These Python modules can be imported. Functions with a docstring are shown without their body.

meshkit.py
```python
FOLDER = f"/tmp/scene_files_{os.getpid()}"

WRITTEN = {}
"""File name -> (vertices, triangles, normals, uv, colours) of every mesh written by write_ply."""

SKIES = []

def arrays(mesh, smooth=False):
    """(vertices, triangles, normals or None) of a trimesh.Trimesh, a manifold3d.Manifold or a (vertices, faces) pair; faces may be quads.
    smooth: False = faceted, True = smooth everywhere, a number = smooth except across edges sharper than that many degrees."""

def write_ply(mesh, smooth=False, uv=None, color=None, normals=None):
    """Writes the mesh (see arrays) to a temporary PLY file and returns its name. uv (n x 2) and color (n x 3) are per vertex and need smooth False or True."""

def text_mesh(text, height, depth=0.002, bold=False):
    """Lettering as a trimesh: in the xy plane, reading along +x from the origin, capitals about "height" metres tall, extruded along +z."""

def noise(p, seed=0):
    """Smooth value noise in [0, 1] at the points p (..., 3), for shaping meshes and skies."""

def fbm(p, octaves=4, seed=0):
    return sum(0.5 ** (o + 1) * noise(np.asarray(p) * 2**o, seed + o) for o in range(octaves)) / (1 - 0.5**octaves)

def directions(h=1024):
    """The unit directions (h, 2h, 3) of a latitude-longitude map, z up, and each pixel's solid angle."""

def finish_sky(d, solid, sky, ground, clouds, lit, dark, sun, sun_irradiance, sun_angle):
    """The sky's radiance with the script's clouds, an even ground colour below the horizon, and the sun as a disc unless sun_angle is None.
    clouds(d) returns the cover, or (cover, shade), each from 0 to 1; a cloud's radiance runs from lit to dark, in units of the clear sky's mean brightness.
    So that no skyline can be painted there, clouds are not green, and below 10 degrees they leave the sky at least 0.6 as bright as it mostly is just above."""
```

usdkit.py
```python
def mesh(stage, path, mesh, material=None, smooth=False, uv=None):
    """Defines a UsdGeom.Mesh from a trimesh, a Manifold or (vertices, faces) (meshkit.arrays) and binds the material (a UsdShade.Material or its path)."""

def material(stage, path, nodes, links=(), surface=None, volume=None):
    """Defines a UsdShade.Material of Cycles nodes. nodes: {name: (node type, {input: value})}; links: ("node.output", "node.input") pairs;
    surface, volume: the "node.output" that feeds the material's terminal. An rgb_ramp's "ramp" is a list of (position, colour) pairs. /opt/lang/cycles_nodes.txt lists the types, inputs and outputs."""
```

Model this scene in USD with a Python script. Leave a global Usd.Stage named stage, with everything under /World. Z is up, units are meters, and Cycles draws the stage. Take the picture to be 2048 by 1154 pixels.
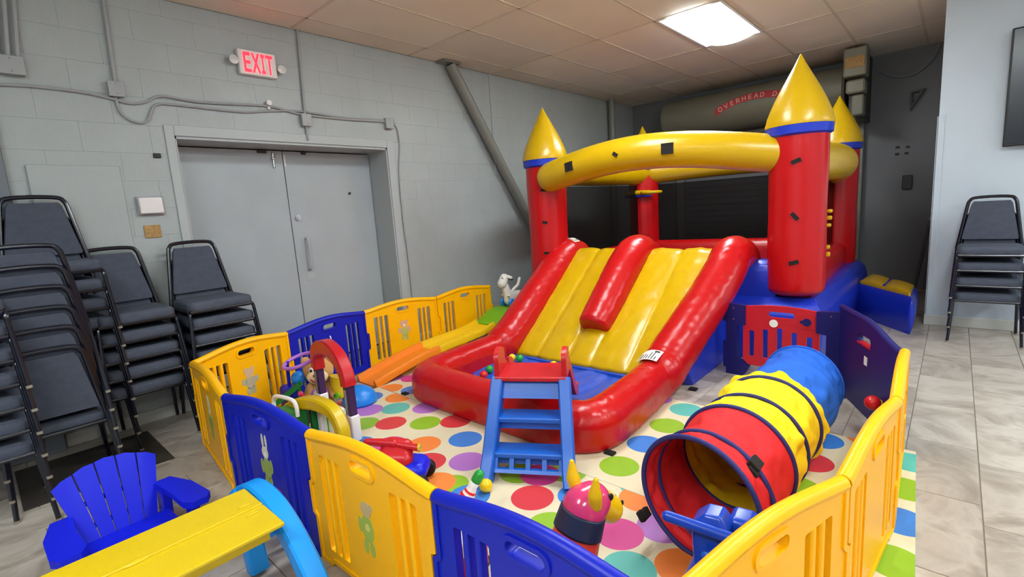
import math, random
import numpy as np, trimesh, usdkit, meshkit
import manifold3d as m3
from manifold3d import Manifold, CrossSection
from shapely.geometry import Polygon, Point, box as sbox
from shapely.ops import unary_union
from shapely import affinity
from shapely.geometry.polygon import orient
from pxr import Usd, UsdGeom, UsdShade, Gf, Sdf, Vt

stage = Usd.Stage.CreateInMemory()
UsdGeom.SetStageUpAxis(stage, UsdGeom.Tokens.z)
UsdGeom.SetStageMetersPerUnit(stage, 1.0)
UsdGeom.Xform.Define(stage, '/World')
UsdGeom.Scope.Define(stage, '/World/Looks')

# ---------------------------------------------------------------- camera, light, exposure
CAM_RIGHT = (0.7458321, 0.66287064, -0.06585578)
CAM_DOWN = (0.05562739, -0.16049503, -0.98546788)
CAM_FWD = (-0.66380725, 0.73133019, -0.15657611)
CAM_POS = (0.0, 0.0, 1.43)
cam = UsdGeom.Camera.Define(stage, '/World/camera')
cam.CreateHorizontalApertureAttr(36.0)
cam.CreateVerticalApertureAttr(36.0 * 1154 / 2048)
cam.CreateFocalLengthAttr(982.69 / 2048 * 36.0)
cam.CreateClippingRangeAttr(Gf.Vec2f(0.05, 100))
EXPOSURE = 1.68
cam.CreateExposureAttr(EXPOSURE)
cam.AddTransformOp().Set(Gf.Matrix4d(*CAM_RIGHT, 0, *[-c for c in CAM_DOWN], 0, *[-c for c in CAM_FWD], 0, *CAM_POS, 1))
LAMP_RADIANCE = 9.0          # the recessed ceiling lights (built below at LIGHT_SPOTS) light the whole room
LAMP_COLOR = (0.90, 0.98, 1.0)
CEIL_Z, WALL_X, BACK_Y, RIGHT_Y = 3.17, -4.55, 8.65, 6.44
GX, GY, TX, TY = -1.66, 4.88, 0.643, 1.30     # ceiling grid origin and pitch
# (grid column, grid row) of the lights: the first is the one in the picture
LIGHT_SPOTS = [(-1, 0), (3, -2), (3, -5), (-1, -2), (0, -5), (7, 0), (7, -2), (7, -4)]

# ---------------------------------------------------------------- helpers: naming, prims
_used = {}
def numbered(parent, name):
    k = (parent, name)
    n = _used.get(k, 0)
    _used[k] = n + 1
    return name if n == 0 else f'{name}_{n:03d}'

def setd(prim, **kw):
    for k, v in kw.items():
        if v is not None:
            prim.SetCustomDataByKey(k, v)

def thing(name, label, cat, loc=(0, 0, 0), rz=0, group=None, kind=None, scale=None):
    p = '/World/' + numbered('/World', name)
    x = UsdGeom.Xform.Define(stage, p)
    x.AddTranslateOp().Set(Gf.Vec3d(*map(float, loc)))
    x.AddRotateZOp().Set(float(math.degrees(rz)))
    if scale: x.AddScaleOp().Set(Gf.Vec3f(scale, scale, scale))
    setd(x.GetPrim(), label=label, category=cat, group=group, kind=kind)
    return p

def structure(name, label=None):
    p = '/World/' + numbered('/World', name)
    x = UsdGeom.Xform.Define(stage, p)
    setd(x.GetPrim(), kind='structure', label=label)
    return p

def part(parent, name, mesh, mat, label=None, smooth=35, kind=None):
    p = parent + '/' + numbered(parent, name)
    m = usdkit.mesh(stage, p, mesh, mat, smooth=smooth)
    setd(m.GetPrim(), label=label, kind=kind)
    return p

def solo(name, mesh, mat, label, cat, group=None, smooth=35, kind=None):
    p = '/World/' + numbered('/World', name)
    m = usdkit.mesh(stage, p, mesh, mat, smooth=smooth)
    setd(m.GetPrim(), label=label, category=cat, group=group, kind=kind)
    return p

def struct_mesh(name, mesh, mat, label=None, smooth=False):
    p = '/World/' + numbered('/World', name)
    m = usdkit.mesh(stage, p, mesh, mat, smooth=smooth)
    setd(m.GetPrim(), kind='structure', label=label)
    return p

def copy_of(src, name, label, cat, loc, rz=0, group=None, tilt=None):
    p = '/World/' + numbered('/World', name)
    x = UsdGeom.Xform.Define(stage, p)
    x.GetPrim().GetReferences().AddInternalReference(src)
    x.ClearXformOpOrder()
    x.AddTranslateOp(opSuffix='place').Set(Gf.Vec3d(*map(float, loc)))
    x.AddRotateZOp(opSuffix='turn').Set(float(math.degrees(rz)))
    x.GetPrim().SetInstanceable(True)
    setd(x.GetPrim(), label=label, category=cat, group=group)
    return p

# ---------------------------------------------------------------- helpers: materials
def lin(c):
    if isinstance(c, str):
        c = tuple(int(c[i:i + 2], 16) for i in (1, 3, 5))
    return tuple((v / 255 / 12.92) if v / 255 <= 0.04045 else ((v / 255 + 0.055) / 1.055) ** 2.4 for v in c)

def mat(name, color, rough=0.5, spec=0.5, metal=0.0, vary=0.0, vscale=6.0, bump=0.0, bscale=60.0, coat=0.0, bdist=0.004, sub=None, emit=None):
    c = lin(color)
    nodes = {'p': ('principled_bsdf', {'base_color': c, 'roughness': rough, 'specular_ior_level': spec, 'metallic': metal, 'coat_weight': coat, 'coat_roughness': 0.15})}
    links = []
    if emit:
        nodes['p'][1]['emission_color'] = c
        nodes['p'][1]['emission_strength'] = emit
    if vary or bump:
        nodes['g'] = ('texture_coordinate', {})
    if vary:
        nodes['n'] = ('noise_texture', {'scale': vscale, 'detail': 5.0, 'roughness': 0.6})
        lo = tuple(max(0, v * (1 - vary)) for v in c); hi = tuple(min(1, v * (1 + vary)) for v in c)
        nodes['r'] = ('rgb_ramp', {'ramp': [(0.3, lo), (0.7, hi)]})
        links += [('g.object', 'n.vector'), ('n.fac', 'r.fac'), ('r.color', 'p.base_color')]
    if bump:
        nodes['bn'] = ('noise_texture', {'scale': bscale, 'detail': 3.0})
        nodes['b'] = ('bump', {'strength': bump, 'distance': bdist})
        links += [('g.object', 'bn.vector'), ('bn.fac', 'b.height'), ('b.normal', 'p.normal')]
    return usdkit.material(stage, '/World/Looks/' + name, nodes, links, surface='p.BSDF')

M = {}
M['vinyl_red'] = mat('vinyl_red', '#bc1014', 0.27, 0.4, bump=0.25, bscale=9, bdist=0.006)
M['vinyl_yellow'] = mat('vinyl_yellow', '#cba204', 0.27, 0.5, bump=0.25, bscale=9, bdist=0.006)
M['vinyl_blue'] = mat('vinyl_blue', '#1c35b8', 0.32, 0.5, bump=0.3, bscale=9, bdist=0.006)
M['vinyl_dark'] = mat('vinyl_dark', '#221c1c', 0.5)
M['sheet_blue'] = mat('sheet_blue', '#2450b8', 0.35, bump=0.5, bscale=14, bdist=0.008)
M['fence_yellow'] = mat('fence_yellow', '#ffb800', 0.36, 0.35, bump=0.12, bscale=40, bdist=0.002)
M['fence_blue'] = mat('fence_blue', '#1020ac', 0.36, 0.3, bump=0.12, bscale=40, bdist=0.002)
M['navy'] = mat('navy', '#1a1a5e', 0.4, 0.3)
M['gate_red'] = mat('gate_red', '#c01626', 0.4)
M['toy_red'] = mat('toy_red', '#c21822', 0.35)
M['toy_blue'] = mat('toy_blue', '#1560c4', 0.35)
M['toy_deepblue'] = mat('toy_deepblue', '#1420cc', 0.36, 0.3)
M['toy_rockblue'] = mat('toy_rockblue', '#0f3fae', 0.25)
M['toy_lightblue'] = mat('toy_lightblue', '#0c93ea', 0.36)
M['toy_skyblue'] = mat('toy_skyblue', '#1785e6', 0.35)
M['toy_yellow'] = mat('toy_yellow', '#d2b20a', 0.36)
M['toy_green'] = mat('toy_green', '#0f7a35', 0.4)
M['toy_lime'] = mat('toy_lime', '#6bbf1c', 0.4)
M['coast_green'] = mat('coast_green', '#6fae12', 0.5, bump=0.1, bscale=50)
M['coast_yellow'] = mat('coast_yellow', '#e8bc10', 0.42)
M['coast_orange'] = mat('coast_orange', '#f08418', 0.42)
M['toy_purple'] = mat('toy_purple', '#3a1d52', 0.4)
M['toy_lilac'] = mat('toy_lilac', '#b070d6', 0.4)
M['white_plastic'] = mat('white_plastic', '#e8e8e8', 0.4)
M['grey_plastic'] = mat('grey_plastic', '#8c9296', 0.45)
M['black_plastic'] = mat('black_plastic', '#141416', 0.45)
M['velcro'] = mat('velcro', '#15120f', 0.9)
M['label_white'] = mat('label_white', '#ece8dc', 0.5)
M['print_dark'] = mat('print_dark', '#3a3634', 0.6)
M['fab_red'] = mat('fab_red', '#d8262a', 0.7, 0.25, bump=0.4, bscale=12, bdist=0.008)
M['fab_yellow'] = mat('fab_yellow', '#f2d41c', 0.7, 0.25, bump=0.5, bscale=12, bdist=0.008)
M['fab_blue'] = mat('fab_blue', '#2462c8', 0.7, 0.25, bump=0.4, bscale=12, bdist=0.008)
M['fab_navy'] = mat('fab_navy', '#27276a', 0.7)
M['hop_pink'] = mat('hop_pink', '#d23a6e', 0.16, coat=0.3)
M['hop_yellow'] = mat('hop_yellow', '#eaba10', 0.25)
M['hop_red'] = mat('hop_red', '#d03a2a', 0.25)
M['hop_navy'] = mat('hop_navy', '#16203e', 0.5)
M['plush_tan'] = mat('plush_tan', '#d3a468', 0.95, 0.1, bump=0.7, bscale=160, bdist=0.004)
M['plush_cream'] = mat('plush_cream', '#ecdcae', 0.95, 0.1, bump=0.7, bscale=160, bdist=0.004)
M['cow_white'] = mat('cow_white', '#e0ddd4', 0.45)
M['chair_fabric'] = mat('chair_fabric', '#4b505d', 0.85, 0.25, vary=0.12, vscale=25, bump=0.3, bscale=260, bdist=0.002)
M['chair_frame'] = mat('chair_frame', '#12131f', 0.22, 0.6)
M['chair_foot'] = mat('chair_foot', '#8a8272', 0.4)
M['wall_paint'] = mat('wall_paint', '#abb1b0', 0.42, 0.45, vary=0.05, vscale=2.2, bump=0.35, bscale=38, bdist=0.004)
M['mortar'] = mat('mortar', '#abb1b0', 0.5, bump=0.3, bscale=60)
M['trim_paint'] = mat('trim_paint', '#b0b5b5', 0.4, bump=0.1, bscale=30)
M['door_paint'] = mat('door_paint', '#adb3b6', 0.28, 0.5, vary=0.04, vscale=3, bump=0.25, bscale=2.6, bdist=0.02)
M['column_paint'] = mat('column_paint', '#6c727a', 0.45)
M['back_paint'] = mat('back_paint', '#77777a', 0.6, vary=0.08, vscale=1.5, bump=0.25, bscale=40)
M['right_paint'] = mat('right_paint', '#c2ccd6', 0.55, vary=0.02, vscale=3, bump=0.08, bscale=90)
M['cream_trim'] = mat('cream_trim', '#dcdccb', 0.45)
M['base_paint'] = mat('base_paint', '#c9c8c0', 0.45, vary=0.06, vscale=5)
M['tee_bar'] = mat('tee_bar', '#d4c8b2', 0.5)
M['box_paint'] = mat('box_paint', '#a2a4a6', 0.45, bump=0.2, bscale=60)
M['steel_pipe'] = mat('steel_pipe', '#86867e', 0.38, 0.5)
M['barrel_paint'] = mat('barrel_paint', '#767262', 0.5, vary=0.06, vscale=2)
M['motor_paint'] = mat('motor_paint', '#85826f', 0.5)
M['dark_metal'] = mat('dark_metal', '#3a3a38', 0.5)
M['ribbon_red'] = mat('ribbon_red', '#b8383c', 0.55)
M['ribbon_text'] = mat('ribbon_text', '#e0b0a4', 0.55)
M['cork'] = mat('cork', '#b08a55', 0.8, vary=0.3, vscale=60)
M['chrome'] = mat('chrome', '#c8c8c8', 0.2, metal=1.0)
M['sign_white'] = mat('sign_white', '#e8e2e0', 0.4)
M['sign_red'] = mat('sign_red', '#ff1420', 0.5, emit=2.2)
M['lamp_glass'] = mat('lamp_glass', '#d8d6d2', 0.15)
M['tv_screen'] = mat('tv_screen', '#10161f', 0.25)
M['grout'] = mat('grout', '#8a8074', 0.8)
M['floor_mat'] = mat('floor_mat', '#38322c', 0.8, vary=0.25, vscale=9, bump=0.4, bscale=90)
M['ball_red'] = mat('ball_red', '#d8201c', 0.3)
M['ball_yellow'] = mat('ball_yellow', '#f0cc10', 0.3)
M['ball_blue'] = mat('ball_blue', '#1c50d8', 0.3)
M['ball_green'] = mat('ball_green', '#1c9a3c', 0.3)
M['ball_purple'] = mat('ball_purple', '#4a2890', 0.3)
M['lens'] = usdkit.material(stage, '/World/Looks/lens', {'e': ('emission', {'color': LAMP_COLOR, 'strength': LAMP_RADIANCE})}, [], surface='e.emission')
M['mat_print'] = usdkit.material(stage, '/World/Looks/mat_print', {'a': ('attribute', {'attribute': 'tint'}), 'g': ('texture_coordinate', {}), 'n': ('noise_texture', {'scale': 3.0}), 'b': ('bump', {'strength': 0.35, 'distance': 0.02}),
    'p': ('principled_bsdf', {'roughness': 0.42, 'specular_ior_level': 0.4})}, [('a.color', 'p.base_color'), ('g.object', 'n.vector'), ('n.fac', 'b.height'), ('b.normal', 'p.normal')], surface='p.BSDF')
M['tint'] = usdkit.material(stage, '/World/Looks/tint', {'a': ('attribute', {'attribute': 'tint'}), 'p': ('principled_bsdf', {'roughness': 0.45})}, [('a.color', 'p.base_color')], surface='p.BSDF')
M['netting'] = usdkit.material(stage, '/World/Looks/netting', {'t': ('transparent_bsdf', {}), 'd': ('diffuse_bsdf', {'color': lin('#1a1614')}), 'm': ('mix_closure', {'fac': 0.62})},
    [('t.BSDF', 'm.closure1'), ('d.BSDF', 'm.closure2')], surface='m.closure')
# floor tile: greige stone, each tile its own tone and veins
M['floor_tile'] = usdkit.material(stage, '/World/Looks/floor_tile', {
    'o': ('object_info', {}), 'g': ('geometry', {}), 'v': ('vector_math', {'math_type': 'multiply_add', 'vector2': (1, 1, 1)}), 'cx': ('combine_xyz', {'z': 0.0}), 'k': ('math', {'math_type': 'multiply', 'value2': 37.0}),
    'n': ('noise_texture', {'scale': 2.6, 'detail': 6.0, 'roughness': 0.6, 'distortion': 1.6}),
    'r': ('rgb_ramp', {'ramp': [(0.28, lin('#8d8174')), (0.45, lin('#aca092')), (0.56, lin('#bfb5a8')), (0.75, lin('#a89c8e'))]}),
    'h': ('hsv', {'hue': 0.5, 'saturation': 0.9, 'fac': 1.0}), 'mv': ('map_range', {'from_min': 0.0, 'from_max': 1.0, 'to_min': 0.86, 'to_max': 1.1}),
    'p': ('principled_bsdf', {'roughness': 0.33, 'specular_ior_level': 0.45})},
    [('o.random', 'k.value1'), ('k.value', 'cx.x'), ('k.value', 'cx.y'), ('g.position', 'v.vector1'), ('cx.vector', 'v.vector3'), ('v.vector', 'n.vector'), ('n.fac', 'r.fac'), ('r.color', 'h.color'),
     ('o.random', 'mv.value'), ('mv.result', 'h.value'), ('h.color', 'p.base_color')], surface='p.BSDF')
M['ceiling_tile'] = usdkit.material(stage, '/World/Looks/ceiling_tile', {
    'o': ('object_info', {}), 'g': ('geometry', {}), 'n': ('noise_texture', {'scale': 1.2, 'detail': 4.0}), 'r': ('rgb_ramp', {'ramp': [(0.3, lin('#e6dcca')), (0.7, lin('#eee6d6'))]}),
    'f': ('noise_texture', {'scale': 140.0, 'detail': 2.0}), 'b': ('bump', {'strength': 0.3, 'distance': 0.003}),
    'h': ('hsv', {'hue': 0.5, 'saturation': 1.0, 'fac': 1.0}), 'mv': ('map_range', {'from_min': 0.0, 'from_max': 1.0, 'to_min': 0.93, 'to_max': 1.05}), 'p': ('principled_bsdf', {'roughness': 0.8, 'specular_ior_level': 0.2})},
    [('g.position', 'n.vector'), ('n.fac', 'r.fac'), ('r.color', 'h.color'), ('o.random', 'mv.value'), ('mv.result', 'h.value'), ('h.color', 'p.base_color'), ('g.position', 'f.vector'), ('f.fac', 'b.height'), ('b.normal', 'p.normal')], surface='p.BSDF')

# ---------------------------------------------------------------- helpers: shapes
def cross(poly): return CrossSection([np.array(orient(poly, 1.0).exterior.coords)[:-1]])
def A(*v): return np.array(v, float)
def cat(*ms): return trimesh.util.concatenate([m for m in ms if m is not None])
def tm(man):
    m = man.to_mesh()
    return trimesh.Trimesh(np.array(m.vert_properties[:, :3], float), np.array(m.tri_verts), process=False)
def rot(mesh, ax, deg, at=(0, 0, 0)):
    mesh.apply_transform(trimesh.transformations.rotation_matrix(math.radians(deg), ax, at)); return mesh
def move(mesh, *v):
    mesh.apply_translation(v); return mesh
def bx(x0, x1, y0, y1, z0, z1):
    m = trimesh.creation.box((x1 - x0, y1 - y0, z1 - z0)); m.apply_translation(((x0 + x1) / 2, (y0 + y1) / 2, (z0 + z1) / 2)); return m
def rbox(x0, x1, y0, y1, z0, z1, r, seg=8):
    s = Manifold.sphere(r, seg)
    return tm(Manifold.batch_hull([s.translate((x, y, z)) for x in (x0 + r, x1 - r) for y in (y0 + r, y1 - r) for z in (z0 + r, z1 - r)]))
def chbox(x0, x1, y0, y1, z0, z1, c):
    """a box whose edges are chamfered by c"""
    pts = []
    for x, sx in ((x0, 1), (x1, -1)):
        for y, sy in ((y0, 1), (y1, -1)):
            for z, sz in ((z0, 1), (z1, -1)):
                pts += [(x, y + sy * c, z + sz * c), (x + sx * c, y, z + sz * c), (x + sx * c, y + sy * c, z)]
    return tm(Manifold.hull_points(np.array(pts)))
def hullsph(pr, seg=16):
    return Manifold.batch_hull([Manifold.sphere(r, seg).translate(tuple(map(float, p))) for p, r in pr])
def ell(c, r, sub=3):
    m = trimesh.creation.icosphere(sub); m.apply_scale(r); m.apply_translation(c); return m
def spline(pts, n, closed=False):
    pts = np.array(pts, float); k = len(pts)
    if closed: P = np.vstack([pts[-1], pts, pts[0], pts[1]]); segs = k
    else: P = np.vstack([2 * pts[0] - pts[1], pts, 2 * pts[-1] - pts[-2]]); segs = k - 1
    out = []
    for t in np.linspace(0, segs, n, endpoint=not closed):
        i = min(int(t), segs - 1); u = t - i; a, b, c, d = P[i:i + 4]
        out.append(0.5 * (2 * b + (c - a) * u + (2 * a - 5 * b + 4 * c - d) * u * u + (3 * b - a - 3 * c + d) * u ** 3))
    return np.array(out)
def frames(P, closed=False, up=None):
    T = np.gradient(P, axis=0) if not closed else (np.roll(P, -1, 0) - np.roll(P, 1, 0))
    T /= np.linalg.norm(T, axis=1, keepdims=True)
    N = np.zeros_like(P)
    if up is not None:
        N = np.array(up, float) - (T @ np.array(up, float))[:, None] * T
        N /= np.linalg.norm(N, axis=1, keepdims=True)
    else:
        a = A(0, 0, 1) if abs(T[0, 2]) < 0.9 else A(1, 0, 0)
        N[0] = a - a @ T[0] * T[0]; N[0] /= np.linalg.norm(N[0])
        for i in range(1, len(P)):
            v = N[i - 1] - N[i - 1] @ T[i] * T[i]; N[i] = v / np.linalg.norm(v)
    return T, N, np.cross(T, N)
def tube(P, r, n=10, closed=False, caps='flat', fn=None, up=None):
    """a tube through the points P; r a radius or one per point; caps flat, round or none"""
    P = np.array(P, float); r = np.broadcast_to(np.asarray(r, float), (len(P),)).copy()
    if caps == 'round' and not closed:
        def cap(p, t, rr):
            a = np.linspace(0, math.pi / 2, 6)[1:]
            return [p + t * rr * math.sin(x) for x in a], [max(rr * math.cos(x), rr * 0.02) for x in a]
        t0 = P[0] - P[1]; t0 /= np.linalg.norm(t0); t1 = P[-1] - P[-2]; t1 /= np.linalg.norm(t1)
        p0, r0 = cap(P[0], t0, r[0]); p1, r1 = cap(P[-1], t1, r[-1])
        P = np.vstack([p0[::-1], P, p1]); r = np.concatenate([r0[::-1], r, r1])
    T, N, B = frames(P, closed, up)
    a = np.linspace(0, 2 * math.pi, n, endpoint=False)
    V = P[:, None] + r[:, None, None] * (np.cos(a)[None, :, None] * N[:, None] + np.sin(a)[None, :, None] * B[:, None])
    if fn is not None: V = fn(V)
    m = len(P); F = []
    for i in range(m if closed else m - 1):
        j = (i + 1) % m
        for k in range(n):
            l = (k + 1) % n
            F += [(i * n + k, j * n + k, j * n + l), (i * n + k, j * n + l, i * n + l)]
    V = V.reshape(-1, 3)
    if not closed and caps != 'none':
        V = np.vstack([V, P[0], P[-1]]); c0, c1 = m * n, m * n + 1
        for k in range(n):
            l = (k + 1) % n
            F += [(c0, k, l), (c1, (m - 1) * n + l, (m - 1) * n + k)]
    t = trimesh.Trimesh(V, np.array(F), process=False)
    F2 = t.faces[:, ::-1] if t.volume < 0 else t.faces
    return trimesh.Trimesh(V, F2, process=False)
def bar(a, b, r, n=8): return tube([a, b], r, n)
def swept(P, prof, up=(0, 0, 1)):
    """sweeps a closed 2-D profile (side, up) along P"""
    P = np.array(P, float); prof = np.array(prof, float); n = len(prof)
    T, N, B = frames(P, False, up)
    V = P[:, None] + prof[None, :, 0, None] * (-B[:, None]) + prof[None, :, 1, None] * N[:, None]
    m = len(P); F = []
    for i in range(m - 1):
        for k in range(n):
            l = (k + 1) % n
            F += [(i * n + k, (i + 1) * n + k, (i + 1) * n + l), (i * n + k, (i + 1) * n + l, i * n + l)]
    tri = trimesh.creation.triangulate_polygon(Polygon(prof), engine='earcut')
    idx = [int(np.argmin(np.linalg.norm(prof - q, axis=1))) for q in tri[0]]
    for f in tri[1]:
        a, b, c = (idx[k] for k in f)
        F += [(a, b, c), ((m - 1) * n + a, (m - 1) * n + c, (m - 1) * n + b)]
    t = trimesh.Trimesh(V.reshape(-1, 3), np.array(F), process=False)
    trimesh.repair.fix_normals(t)
    return t
def lathe(prof, n=40):
    prof = np.array(prof, float); a = np.linspace(0, 2 * math.pi, n, endpoint=False); m = len(prof)
    V = np.stack([prof[:, None, 0] * np.cos(a), prof[:, None, 0] * np.sin(a), np.repeat(prof[:, None, 1], n, 1)], -1).reshape(-1, 3)
    F = []
    for i in range(m - 1):
        for k in range(n):
            l = (k + 1) % n
            F += [(i * n + k, i * n + l, (i + 1) * n + l), (i * n + k, (i + 1) * n + l, (i + 1) * n + k)]
    t = trimesh.Trimesh(V, np.array(F), process=True)
    trimesh.repair.fix_normals(t)
    return t
def prism(poly, t, z0=0.0):
    ms = [trimesh.creation.extrude_polygon(g, t, engine='earcut') for g in getattr(poly, 'geoms', [poly])]
    m = cat(*ms); m.apply_translation((0, 0, z0)); return m
def upright(m):
    """xy drawing -> xz, thickness towards -y"""
    m.apply_transform(np.array([[1, 0, 0, 0], [0, 0, -1, 0], [0, 1, 0, 0], [0, 0, 0, 1.0]])); return m
def rrect(x0, y0, x1, y1, r, seg=6): return sbox(x0 + r, y0 + r, x1 - r, y1 - r).buffer(r, quad_segs=seg)
def grid_solid(top, bottom):
    """closed solid between two equal grids (n,m,3)"""
    n, m = top.shape[:2]
    V = np.vstack([top.reshape(-1, 3), bottom.reshape(-1, 3)]); o = n * m; F = []
    q = lambda i, j: i * m + j
    for i in range(n - 1):
        for j in range(m - 1):
            a, b, c, d = q(i, j), q(i + 1, j), q(i + 1, j + 1), q(i, j + 1)
            F += [(a, b, c), (a, c, d), (o + a, o + c, o + b), (o + a, o + d, o + c)]
    rim = [q(i, 0) for i in range(n)] + [q(n - 1, j) for j in range(1, m)] + [q(i, m - 1) for i in range(n - 2, -1, -1)] + [q(0, j) for j in range(m - 2, 0, -1)]
    for k in range(len(rim)):
        a, b = rim[k], rim[(k + 1) % len(rim)]
        F += [(a, o + a, o + b), (a, o + b, b)]
    t = trimesh.Trimesh(V, np.array(F), process=False); trimesh.repair.fix_normals(t)
    return t
def tinted(parent, name, pieces, material, label=None):
    """one mesh of several (mesh, colour) pieces, the colour a primvar"""
    ms, cs = [], []
    for m, c in pieces:
        ms.append(m); cs.append(np.tile(np.array(lin(c)), (len(m.vertices), 1)))
    p = parent + '/' + numbered(parent, name)
    mp = usdkit.mesh(stage, p, cat(*ms), material, smooth=False)
    UsdGeom.PrimvarsAPI(mp).CreatePrimvar('tint', Sdf.ValueTypeNames.Color3fArray, 'vertex').Set(Vt.Vec3fArray.FromNumpy(np.vstack(cs).astype(np.float32)))
    setd(mp.GetPrim(), label=label)
    return p
ORD = ['lowest', 'second from the bottom', 'third from the bottom', 'fourth from the bottom', 'fifth from the bottom', 'sixth from the bottom', 'seventh from the bottom', 'eighth from the bottom']

# ================================================================ THE SETTING
# floor: slab and tiles
FLOOR_X = (WALL_X, 5.0); FLOOR_Y = (-3.0, BACK_Y)
fl = structure('floor')
part(fl, 'slab', bx(WALL_X - 0.5, 5.2, -3.2, BACK_Y + 0.2, -0.2, -0.004), M['grout'], smooth=False)
TW, TL = 0.2925, 0.614
tiles = []
for i in range(-16, 8):
    x0 = -0.1315 + i * TW
    off = {0: 2.825, 1: 2.655, 2: 2.655 - 0.17}.get(i, 2.825 + 0.307 * (i % 2))
    for j in range(-12, 12):
        y0 = off + j * TL - 6 * TL * 0
        xa, xb, ya, yb = max(x0, WALL_X), min(x0 + TW, FLOOR_X[1]), max(y0, FLOOR_Y[0]), min(y0 + TL, BACK_Y)
        if xb - xa < 0.02 or yb - ya < 0.02: continue
        cx, cy = (xa + xb) / 2, (ya + yb) / 2
        seen = (cx > -0.9 and cy > 1.0 and cy < 6.6) or (cx < -1.0 and cy < 1.4 and cy > -0.6 and cx < -1.2 ) or (cx < -3.2 and cy < 2.6 and cy > -0.6) or (cx > -1.6 and cy > 3.1) or cx < -3.4 and cy > 0
        tiles.append((0 if seen else 1, xa, xb, ya, yb))
tiles.sort()
n = 0; rest = []
for s, xa, xb, ya, yb in tiles:
    t = chbox(xa + 0.0022, xb - 0.0022, ya + 0.0022, yb - 0.0022, -0.012, 0.0, 0.0012)
    if s == 0 and n < 300:
        part(fl, 'tile', t, M['floor_tile'], smooth=False); n += 1
    else: rest.append(t)
part(fl, 'tile_field', cat(*rest), M['floor_tile'], smooth=False, kind='stuff')

# left wall of painted blocks with the door opening
DY0, DY1, DZ1 = 1.24, 3.18, 2.172
wl = structure('wall_left')
core = Manifold.cube((0.5, BACK_Y + 3.2, CEIL_Z + 0.3)).translate((WALL_X - 0.5 - 0.004, -3.2, 0)) - Manifold.cube((2, DY1 - DY0, DZ1 + 0.1)).translate((WALL_X - 1, DY0, -0.1))
part(wl, 'masonry', tm(core), M['mortar'], smooth=False)
BH, BW = 0.2032, 0.4064
others = []
for row in range(16):
    z0, z1 = row * BH, min((row + 1) * BH, CEIL_Z)
    y = -3.0 + (0.2032 if row % 2 else 0.0) + 0.02
    while y < BACK_Y:
        spans = [(max(y, -3.0), min(y + BW, BACK_Y))]
        if z0 < DZ1 - 0.02:
            zz1 = min(z1, z1)
            new = []
            for a, b in spans:
                if b <= DY0 or a >= DY1: new.append((a, b))
                else:
                    if a < DY0: new.append((a, DY0))
                    if b > DY1: new.append((DY1, b))
            spans = new
        for a, b in spans:
            if b - a < 0.03: continue
            za = max(z0, DZ1) if (z0 < DZ1 < z1 and b > DY0 and a < DY1) else z0
            m = chbox(WALL_X - 0.02, WALL_X, a + 0.0003, b - 0.0003, za + 0.0003, z1 - 0.0003, 0.0009)
            if b > 0.28 and not (a > 5.0 and z1 < 0.7): part(wl, 'block', m, M['wall_paint'], smooth=False)
            else: others.append(m)
        y += BW
part(wl, 'block_field', cat(*others), M['wall_paint'], smooth=False, kind='stuff')
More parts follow.
